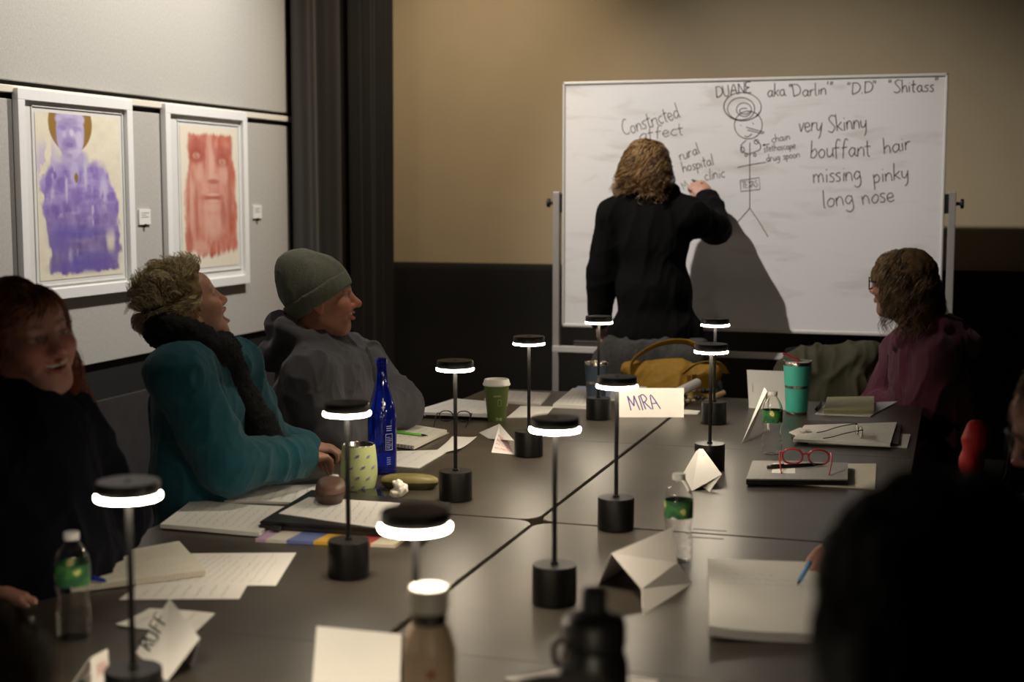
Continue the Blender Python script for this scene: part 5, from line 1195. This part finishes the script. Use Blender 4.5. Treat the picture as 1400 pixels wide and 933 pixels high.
garment('hoodie', J, m_grey, p3, 1.25, .006, .024, fold=(12, .011), seed=12, extra=ex3)
trousers(J, m_trous, p3)
c = H3; s = Solid(c-.22, c+.25, .0045); s.frame(R3, c); k = 1.06
s.ell(np.array((-.020, 0, .040))*k, np.array((.112, .092, .104))*k, None, .02); s.ell(np.array((-.070, 0, .105))*k, np.array((.055, .06, .055))*k, None, .05)
s.cut(np.array((.088, 0, .050))*k, (.50, 0, -1)); s.frame(); solid_obj('beanie', s, m_beanie, p3, 1, folds(16, .004, R3[:, 2], 5))
s = Solid(c-.22, c+.25, .0045); s.frame(R3, c)
s.ell(np.array((-.020, 0, .034))*k, np.array((.118, .098, .108))*k, None, .02); s.cut(np.array((.088, 0, .034))*k, (.52, 0, -1)); s.cut(np.array((.088, 0, .088))*k, (-.50, 0, 1)); s.frame(); solid_obj('beanie_cuff', s, m_beanie, p3, 1, folds(20, .0022, R3[:, 2], 6))

# ---- woman with red hair, far left -----------------------------------------------------------------
J = fix(dict(neck=W(18, 548, 3.14), shR=W(-62, 610, 2.92), shL=W(88, 592, 3.26), elR=W(-95, 770, 2.80), wrR=W(-45, 812, 2.86), elL=W(165, 705, 3.30), wrL=W(110, 790, 3.10), chest=W(32, 650, 3.08), waist=W(40, 760, 3.06), hip=W(40, 895, 3.05)))
f1 = np.array((.98, .1, 0)); f1 /= np.linalg.norm(f1); legs_for(J, f1, np.cross(UP, f1))
fd = Rv*math.cos(math.radians(-40))+Fh*math.sin(math.radians(-40)); fd = fd*.99+UP*.08; R1 = frame_from(fd, UP, math.radians(10)); H1 = W(38, 463, 3.1)
hw = np.stack([Rv, np.cross(UP, Rv), UP], 1)
p1 = person('smiling woman with long red hair in a dark navy top, far left', J, H1, R1, (.40, .20, .15), 1.04, 'smile', (.20, .10, .06), .0038, 1.25, 1.0, 1.08, 1.22, browr=.45, hands=((J.wrR, hw, (.3, .35, .4, .45), .4), (J.wrL, hw, (.3, .35, .4, .45), .4)), flush=.6)
garment('top', J, m_navy, p1, 1.35, .008, .022, fold=(10, .010), seed=22)
trousers(J, m_trous, p1, fat=1.1)
def cap1(s, k):
    s.ell(np.array((-.030, 0, .036))*k, np.array((.100, .090, .096))*k, None, .02); s.cone(np.array((-.055, 0, .0))*k, np.array((-.07, 0, -.13))*k, .075*k, .060*k, .03)
    for y in (-1, 1): s.cone(np.array((-.025, y*.076, .01))*k, np.array((-.025, y*.078, -.13))*k, .022*k, .026*k, .03)
    s.ell(np.array((.105, 0, -.025))*k, np.array((.090, .074, .105))*k, None, .012, 'sub')
hair_cap(p1, H1, R1, 1.04, cap1, (.12, .030, .012), noise=(24, .008), seed=7)
def rt1(D): return ((D[:, 0] < .42) | (D[:, 2] > .70)) & (D[:, 2] > -.5) & ~((D[:, 0] > .1) & (D[:, 2] < .1))
def fl1(P): return np.stack([-.75+1.2*(P[:, 2] > .10)*(P[:, 0] > 0)+.45*(P[:, 2] < 0), np.tanh(P[:, 1]*25)*.45, -.9+8*(P[:, 2]-.05).clip(0, .05)], 1)
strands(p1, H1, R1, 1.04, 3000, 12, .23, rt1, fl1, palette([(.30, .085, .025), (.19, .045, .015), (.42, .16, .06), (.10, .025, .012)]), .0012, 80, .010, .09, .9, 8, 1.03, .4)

# ---- woman writing at the board ------------------------------------------------------------------
YP = 6.42
J = fix(dict(neck=ONY(893, 268, YP), shR=ONY(942, 297, YP+.01), shL=ONY(843, 295, YP-.02), elR=ONY(978, 312, 6.62), wrR=ONY(968, 270, 6.78), elL=ONY(823, 372, YP), wrL=ONY(820, 438, YP+.04), chest=ONY(893, 325, YP), waist=ONY(894, 400, YP), hip=ONY(895, 458, YP)))
f4 = (Fh*.96+Rv*.28); f4 /= np.linalg.norm(f4); l4 = np.cross(UP, f4); legs_for(J, f4, l4, False)
R4 = frame_from(Fh*.88+Rv*.45+UP*.05, UP); H4 = ONY(886, 228, YP+.02)
hd = ONY(944, 242, 6.83)-J.wrR; hR4 = frame_from(hd, Rv*.2-Fh*1.); hR4 = np.stack([hR4[:, 0], hR4[:, 1], hR4[:, 2]], 1); hL4 = np.stack([-UP*.98+f4*.15, f4*.98+UP*.15, -l4*-1.], 1)
p4 = person('person in a black sweater writing on the whiteboard, seen from behind', J, H4, R4, (.50, .27, .19), 1.0, 'closed', (.2, .13, .07), .0048, 1.05, hands=((J.wrR, hR4, (.75, .8, .85, .9), .9, 1., .005, 1.12), (J.wrL, hL4, (.35, .4, .45, .5), .4)))
def ex4(s):
    n4 = J.neck; s.chain([n4+f4*.07-UP*.0, n4+l4*.085+UP*.02, n4-f4*.07+UP*.025, n4-l4*.085+UP*.02, n4+f4*.07-UP*.0], [.026, .03, .034, .03, .026], .015)
    s.ell(J.hip-UP*.02, (.155, .185, .16), axes_frame(J.hip, J.waist, l4), .05)
garment('sweater', J, m_blkk, p4, 1.22, .0065, .020, cuff=.93, cuffm=-.012, fold=(12, .007), seed=31, hem=float(ONY(895, 482, YP)[2]), extra=ex4)
trousers(J, m_denim, p4, marg=.016)
def cap4(s, k):
    s.ell(np.array((-.022, 0, .032))*k, np.array((.104, .092, .094))*k, None, .02); s.cone(np.array((-.045, 0, .0))*k, np.array((-.050, 0, -.075))*k, .080*k, .066*k, .03)
    s.ell(np.array((.105, 0, -.03))*k, np.array((.085, .080, .10))*k, None, .012, 'sub')
hair_cap(p4, H4, R4, 1., cap4, (.16, .085, .03), noise=(22, .010), seed=9)
def rt4(D): return ((D[:, 0] < .40) | (D[:, 2] > .65)) & (D[:, 2] > -.55)
def fl4(P): return np.stack([-.35+.6*(P[:, 2] > .10)*(P[:, 0] > 0), np.tanh(P[:, 1]*25)*.40, -.9+7*(P[:, 2]-.05).clip(0, .06)], 1)
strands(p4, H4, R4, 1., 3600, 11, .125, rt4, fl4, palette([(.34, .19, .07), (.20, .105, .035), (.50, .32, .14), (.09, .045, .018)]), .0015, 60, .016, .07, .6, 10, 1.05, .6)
mk = thing('marker', 'dark marker pen held against the board by the writer', 'marker', tuple(ONY(950, 247, 6.86)))
a, b = ONY(960, 252, 6.80), ONY(945.5, 246, YW-.004); bm = bmesh.new(); tube(bm, [a, a+(b-a)*.7], .007, 12); obj('barrel', bm, m_plas, mk, True, world=True); bm = bmesh.new(); tube(bm, [a+(b-a)*.7, a+(b-a)*.85, b], [.0065, .005, .002], 12); obj('tip', bm, m_ink, mk, True, world=True)

# ---- woman in maroon, far right --------------------------------------------------------------------
J = fix(dict(neck=W(1262, 452, 5.72), shL=W(1282, 488, 5.58), shR=W(1238, 478, 5.92), elL=W(1262, 572, 5.62), wrL=W(1200, 556, 5.92), elR=W(1206, 552, 6.02), wrR=W(1192, 560, 6.00), chest=W(1270, 520, 5.76), waist=W(1274, 572, 5.76), hip=W(1280, 614, 5.76)))
f5 = -Rv*.9+Fh*.42; f5 /= np.linalg.norm(f5); l5 = np.cross(UP, f5); legs_for(J, f5, l5)
R5 = frame_from(-Rv*.80+Fh*.60-UP*.02, UP); H5 = W(1231, 388, 5.70)
hw = frame_from(J.wrL-J.elL, UP); hv = frame_from(np.array(f5), UP)
p5 = person('woman in a maroon hoodie and glasses turned towards the whiteboard', J, H5, R5, (.42, .22, .15), 1.12, 'closed', (.15, .1, .06), .005, 1.1, hands=((J.wrL, hw, (.4, .45, .5, .5), .4), (J.wrR, hv, (.4, .45, .5, .5), .4)))
def ex5(s):
    n5 = J.neck; s.chain([n5+f5*.10+l5*.03-UP*.06, n5+l5*.105+UP*.005, n5-f5*.08+l5*.09+UP*.02, n5-f5*.13+UP*.01, n5-f5*.08-l5*.09+UP*.02, n5-l5*.105, n5+f5*.10-l5*.03-UP*.06], [.026, .034, .045, .052, .045, .034, .026], .015)
    s.chain([n5-f5*.13+l5*.07-UP*.03, n5-f5*.17-UP*.05, n5-f5*.13-l5*.07-UP*.03], [.045, .06, .045], .03)
garment('hoodie', J, m_maroon, p5, 1.2, .0065, .024, fold=(11, .009), seed=41, extra=ex5)
bm = bmesh.new(); a = J.neck+f5*.13+l5*.04-UP*.10; tube(bm, smooth_path([a, a-UP*.06+l5*.004, a-UP*.13+f5*.01]), .0025, 6); obj('drawstring', bm, m_string, p5, True, world=True)
trousers(J, m_trous, p5)
def cap5(s, k):
    s.ell(np.array((-.026, 0, .034))*k, np.array((.106, .096, .096))*k, None, .02); s.cone(np.array((-.045, 0, .0))*k, np.array((-.055, 0, -.095))*k, .080*k, .062*k, .03)
    for y in (-1, 1): s.cone(np.array((.015, y*.072, .02))*k, np.array((.028, y*.066, -.065))*k, .024*k, .018*k, .025)
    s.ell(np.array((.112, 0, -.03))*k, np.array((.080, .064, .10))*k, None, .012, 'sub')
hair_cap(p5, H5, R5, 1.12, cap5, (.11, .062, .026), noise=(22, .008), seed=12)
def rt5(D): return ((D[:, 0] < .45) | (D[:, 2] > .65)) & (D[:, 2] > -.55)
def fl5(P): return np.stack([-.15+.5*(P[:, 2] > .10)*(P[:, 0] > 0), np.tanh(P[:, 1]*25)*.40, -.9+7*(P[:, 2]-.05).clip(0, .06)], 1)
strands(p5, H5, R5, 1.12, 4200, 11, .150, rt5, fl5, palette([(.24, .14, .06), (.15, .085, .035), (.36, .23, .11), (.09, .05, .02)]), .0014, 70, .012, .08, .7, 14, 1.05, .45)
def worn_specs(parent, c, R, sc, m, r=.0022):
    R = np.array(R); c = np.array(c)
    def g(x, y, z): return c+R @ (np.array((x, y, z))*sc)
    bm = bmesh.new()
    for y in (-1, 1):
        tube(bm, [g(.104-.012*abs(math.cos(a)*.5+.5*y*math.cos(a)), y*.034+.026*math.cos(a), .001+.021*math.sin(a)) for a in np.linspace(0, 2*math.pi, 25)[:-1]], r*sc, 6, closed=True)
    tube(bm, [g(.106, -.010, .006), g(.108, 0, .009), g(.106, .010, .006)], r*sc, 6)
    for y in (-1, 1): tube(bm, [g(.094, y*.060, .010), g(.060, y*.084, .010), g(-.01, y*.090, .008), g(-.03, y*.088, -.012)], r*sc, 6)
    return obj('eyeglasses', bm, m, parent, True, world=True)
worn_specs(p5, H5, R5, 1.12, m_blkglass, .0026)

# ---- writer at the right edge -----------------------------------------------------------------------
J = fix(dict(neck=W(1518, 668, 2.50), shR=W(1440, 735, 2.62), shL=W(1560, 715, 2.34), elR=W(1250, 775, 2.62), wrR=T(1150, 752, TZ+.045), elL=W(1500, 870, 2.2), wrL=W(1330, 850, 2.4), chest=W(1510, 790, 2.50), waist=W(1530, 900, 2.50), hip=W(1545, 1040, 2.50)))
f6 = np.array((-.95, .3, 0)); f6 /= np.linalg.norm(f6); legs_for(J, f6, np.cross(UP, f6))
R6 = frame_from(-Rv*.92+Fh*.15-UP*.32, UP); H6 = W(1470, 585, 2.48)
d6 = T(1088, 792, TZ+.03)-J.wrR; hR6 = frame_from(d6, -Fh*.6+UP*.8)
p6 = person('person with brown hair and glasses at the right frame edge, writing', J, H6, R6, (.45, .22, .15), 1.02, 'closed', (.16, .1, .06), .005, 1.05, hands=((J.wrR, hR6, (.45, .55, .65, .7), .7), (J.wrL, frame_from(J.wrL-J.elL, UP), (.4, .4, .5, .5), .4)))
m_slate = mat('dark slate cardigan', (.018, .022, .030), .9, var=.2, bump=.3, bscale=350)
garment('cardigan', J, m_slate, p6, 1.1, .008, .018, fold=(12, .007), seed=51, cuff=.95); trousers(J, m_trous, p6)
hair_cap(p6, H6, R6, 1.02, cap4, (.16, .085, .03), noise=(22, .008), seed=19)
strands(p6, H6, R6, 1.02, 2200, 11, .15, rt4, fl4, palette([(.30, .17, .065), (.19, .10, .035), (.38, .24, .1), (.10, .05, .02)]), .0012, 60, .010, .08, .7, 20, 1.04, .4)
worn_specs(p6, H6, R6, 1.02, m_blkglass, .0024)
pn = thing('pen', 'light blue pen held over the writing pad', 'pen', tuple(T(1092, 795, TZ+.03))); a, b = T(1108, 768, TZ+.075), T(1090, 800, TZ+.020)
bm = bmesh.new(); tube(bm, [a, a+(b-a)*.8], .0048, 10); obj('barrel', bm, mat('light blue plastic', (.10, .35, .70), .35), pn, True, world=True); bm = bmesh.new(); tube(bm, [a+(b-a)*.8, b], [.0045, .0010], 10); obj('tip', bm, m_plas, pn, True, world=True)

# ---- two people close to the camera, seen from behind ---------------------------------------------------
def near_person(label, hpx, d, sc, fw, top, cap, capcol, pal, strand_fn, seed, fat=1.05, capn='hair', blen=.12):
    H = W(*hpx, d); f = np.array(fw, float); f /= np.linalg.norm(f); l = np.cross(UP, f); N = H-UP*.175*sc-f*.035
    J = dict(neck=N, shR=N-l*.185-UP*.045, shL=N+l*.185-UP*.045, elR=N-l*.25-UP*.29+f*.06, elL=N+l*.25-UP*.29+f*.06, wrR=N-l*.13-UP*.30+f*.30, wrL=N+l*.13-UP*.30+f*.30, chest=N-UP*.16, waist=N-UP*.34-f*.01, hip=N-UP*.50)
    J = fix(J); J.hip[2] = max(J.hip[2], .52); legs_for(J, f, l); R = frame_from(f+UP*.0-UP*.10, UP)
    t = person(label, J, H, R, (.40, .22, .15), sc, 'closed', (.1, .07, .05), .0065, fat, hands=((J.wrR, frame_from(f*1.-l*-.2, UP), (.4, .45, .5, .5), .4), (J.wrL, frame_from(f*1.-l*.2, UP), (.4, .45, .5, .5), .4)))
    garment('sweater', J, top, t, fat*1.08, .010, .018, fold=(12, .007), seed=seed); trousers(J, m_trous, t)
    hair_cap(t, H, R, sc, cap, capcol, .006, (24, .007), seed); strands(t, H, R, sc, 2200, 10, blen, rt4, fl4, palette(pal), .0011, 60, .006, .09, .7, seed, 1.04, .3)
    return t, J, H, R, f, l
near_person('person with black hair close to the camera at lower right, seen from behind', (1280, 868), 1.2, 1.12, Fh*.9-Rv*.3, m_blkk, cap4, (.004, .004, .004), [(.005, .005, .005), (.008, .007, .006), (.003, .003, .003)], None, 61)
near_person('person with brown hair at the lower left corner, seen from behind', (-72, 992), 1.2, .98, Fh*.9+Rv*.3, m_navy, cap4, (.03, .018, .008), [(.05, .03, .012), (.03, .018, .008), (.07, .042, .018)], None, 71)
# ================================================================= chairs, coats, bag
m_chair = mat('black chair fabric', (.010, .010, .011), .85, var=.2, bump=.2, bscale=300); m_chrome = mat('chrome tube', (.7, .68, .65), .2, 1., var=.05)
def chair(label, x, y, rz, back=.88):
    t = thing('chair', label, 'chair', (x, y, 0), rz, 'stacking chairs round the table')   # faces +x in its own frame
    bm = bmesh.new(); box(bm, (-.22, -.23, .405), (.22, .23, .455), .02, seg=3); obj('seat', bm, m_chair, t, autosmooth=60)
    bm = bmesh.new(); rows = []
    for j in range(9):
        v = j/8; z = .55+(back-.55)*v; row = []
        for sgn in (-1, 1):
            for i in range(9):
                u = i/8 if sgn < 0 else 1-i/8; yy = (u-.5)*.45*(1-.14*v**3); row.append(bm.verts.new((-.235-.06*v-.030*(1-(2*u-1)**2)+sgn*-.0+(.012 if sgn < 0 else -.012), yy, z+(.02*(1-(2*u-1)**2) if j == 8 else 0))))
        rows.append(row)
    n = 18
    for a, b in zip(rows[:-1], rows[1:]):
        for i in range(n): bm.faces.new((a[i], a[(i+1) % n], b[(i+1) % n], b[i]))
    bm.faces.new(rows[0][::-1]); bm.faces.new(rows[-1]); obj('backrest', bm, m_chair, t, autosmooth=60)
    for sy in (-1, 1):
        for fx in (.2, -.2):
            bm = bmesh.new(); tube(bm, smooth_path([(fx, sy*.205, .41), (fx*1.1, sy*.22, .2), (fx*1.22, sy*.235, .0)]), .011, 10); obj('leg', bm, m_chrome, t, True)
        bm = bmesh.new(); tube(bm, smooth_path([(-.2, sy*.215, .42), (-.245, sy*.225, .47), (-.255, sy*.225, .56), (-.285, sy*.215, .80)]), .010, 10); obj('back_upright', bm, m_chrome, t, True)
    return t
chair('chair under the woman in teal, hung with a grey jacket', -2.21, 3.30, math.atan2(.38, .92))
chair('black chair behind the man in the grey hoodie', -2.235, 4.35, math.atan2(.36, .93), .93)
chair('chair under the woman with red hair', -2.10, 2.46, .1)
chair('chair under the woman in maroon', *(W(1298, 614, 5.82)[:2]), math.atan2(f5[1], f5[0]))
chair('empty chair at the far end hung with a grey coat', -1.32, 6.02, -math.pi/2)
chair('empty chair beside the woman in maroon, hung with an olive coat', -.52, 6.02, -math.pi/2)
chair('chair at right hung with a black and red jacket', .30, 3.62, math.pi)
def coat(name, label, build, lo, hi, m, h=.008, fold=(11, .012), seed=0, cat='coat', dirn=(0, 0, 1)):
    s = Solid(lo, hi, h); build(s); o, V, Q = solid_obj(name, s, m, None, 1, folds(*fold, dirn, seed)); tag(o, label, cat); return o
# grey jacket behind the woman in teal
q = T(0, 0); b0 = np.array((-2.21, 3.30, 0)); f_ = np.array((.92, .38, 0)); f_ /= np.linalg.norm(f_); l_ = np.cross(UP, f_)
def bj(s):
    c_ = b0-f_*.31+UP*.83; s.cone(c_-l_*.19, c_+l_*.19, .045, .045, .03); s.ell(c_-UP*.22-f_*.03, (.07, .25, .27), np.stack([f_, l_, UP], 1), .04); s.ell(c_-UP*.12-l_*.2, (.07, .07, .18), np.stack([f_, l_, UP], 1), .04)
coat('jacket', 'dark grey jacket hung on the chair of the woman in teal', bj, b0-np.array((.75, .7, -.30)), b0+np.array((.2, .5, 1.0)), mat('dark grey nylon', (.030, .031, .030), .6, var=.2, bump=.2), seed=3, cat='jacket')
# grey coat and yellow bag at the far end
ce = np.array((-1.32, 6.02, 0))
def bg(s):
    c_ = np.array((-1.30, 6.28, .86)); s.cone(c_-np.array((.17, 0, .02)), c_+np.array((.20, 0, .0)), .055, .055, .04); s.ell(c_+np.array((.02, -.0, -.2)), (.30, .075, .25), None, .05); s.ell(c_+np.array((-.2, -.02, -.16)), (.09, .07, .2), None, .05)
coat('coat', 'grey wool coat hung over the chair behind the yellow bag', bg, (-1.8, 6.0, .35), (-.8, 6.5, 1.05), mat('grey wool', (.060, .056, .052), .95, var=.35, scale=90, bump=.5, bscale=240), seed=5)
bag = thing('handbag', 'mustard yellow canvas bag on the far chair', 'bag', (-1.18, 6.04, .46)); m_yel = mat('mustard canvas', (.31, .165, .010), .75, var=.2, scale=40, bump=.25, bscale=260)
s = Solid((-1.55, 5.82, .40), (-.80, 6.24, 1.0), .007); s.ell((-1.17, 6.03, .62), (.225, .095, .22), None, .03); s.ell((-1.17, 6.03, .56), (.24, .10, .12), None, .05); s.cone((-1.36, 6.03, .80), (-.99, 6.03, .79), .03, .03, .05); s.cut((0, 0, .462), (0, 0, -1)); solid_obj('bag_body', s, m_yel, bag, 1, folds(12, .010, (0, 0, 1), 8))
for pts in ([(-1.33, 6.0, .76), (-1.33, 5.99, .84), (-1.24, 6.08, .905), (-1.12, 6.14, .915), (-1.02, 6.13, .86)], [(-1.10, 5.95, .80), (-1.04, 5.94, .845), (-.96, 5.97, .85), (-.93, 6.02, .80)]):
    bm = bmesh.new(); tube(bm, smooth_path(pts, 6), .019, 8, flat=(1, .22)); obj('strap', bm, m_yel, bag, True, world=True)
bm = bmesh.new(); tube(bm, smooth_path([(-1.06, 5.93, .80), (-1.05, 5.925, .70), (-1.06, 5.925, .58)], 5), .02, 8, flat=(1, .2)); obj('front_strap', bm, m_yel, bag, True, world=True)
# olive coat
def bo(s):
    c_ = np.array((-.52, 6.28, .86)); s.cone(c_-np.array((.13, 0, .06)), c_+np.array((.17, 0, .02)), .06, .06, .05); s.ell(c_+np.array((.0, -.02, -.22)), (.25, .085, .26), None, .05); s.ell(c_+np.array((-.14, -.05, -.17)), (.09, .07, .14), None, .06)
coat('coat', 'olive green coat hung on the chair beside the woman in maroon', bo, (-.95, 6.0, .30), (-.1, 6.5, 1.05), mat('olive cotton', (.045, .042, .018), .8, var=.2, bump=.2), seed=9, fold=(12, .014))
# black and red jacket on the right
jk = thing('jacket', 'black jacket with red lining hung on the right chair', 'jacket', (.60, 3.62, 0)); g = W(1385, 612, 3.75)
s = Solid((.15, 3.2, .45), (1.0, 4.15, 1.08), .009); s.cone((.60, 3.45, .86), (.60, 3.80, .90), .055, .055, .04); s.ell((.60, 3.62, .66), (.075, .26, .26), None, .05); solid_obj('shell', s, m_blkk, jk, 1, folds(10, .012, (0, 0, 1), 11))
a = W(1330, 612, 3.62); s = Solid(a-.16, a+.16, .007); s.ell(a, (.022, .035, .068), None, .02); s.ell(a+np.array((.015, .0, .030)), (.022, .032, .030), None, .02); s.ell(a+np.array((-.005, .01, -.05)), (.022, .03, .03), None, .02); solid_obj('lining', s, mat('red lining', (.50, .012, .015), .6, var=.15), jk, 1, folds(20, .006, (0, 0, 1), 12))
# patterned bead string and wooden stick by the far right lamp
m_bead = mat('patterned beads', (.40, .32, .18), .5, var=.8, scale=160)
rr = random.Random(5); bd = thing('bead_necklace', 'heap of gold and black beads by the far right lamp', 'beads', tuple(T(952, 552)))
for k in range(26):
    u = rr.random(); px = 934+u*44; py = 556-rr.random()*16; p = T(px, py); bm = bmesh.new(); bmesh.ops.create_icosphere(bm, subdivisions=1, radius=rr.uniform(.009, .014)); 
    zc = .012+.022*rr.random()*(1-abs(u-.5)*1.4)
    o = obj('bead', bm, m_bead if k % 3 else m_plas, bd, True, world=False); o.location = (p[0]-bd.location[0], p[1]-bd.location[1], zc); o.scale = (1, .8, 1)
bm = bmesh.new(); tube(bm, [T(972, 545, TZ+.012), T(990, 537, TZ+.03)], .011, 14); tag(obj('wooden_stick', bm, mat('pale wood', (.45, .30, .17), .6, var=.25), autosmooth=40), 'short pale wooden stick behind the far right lamp', 'stick')
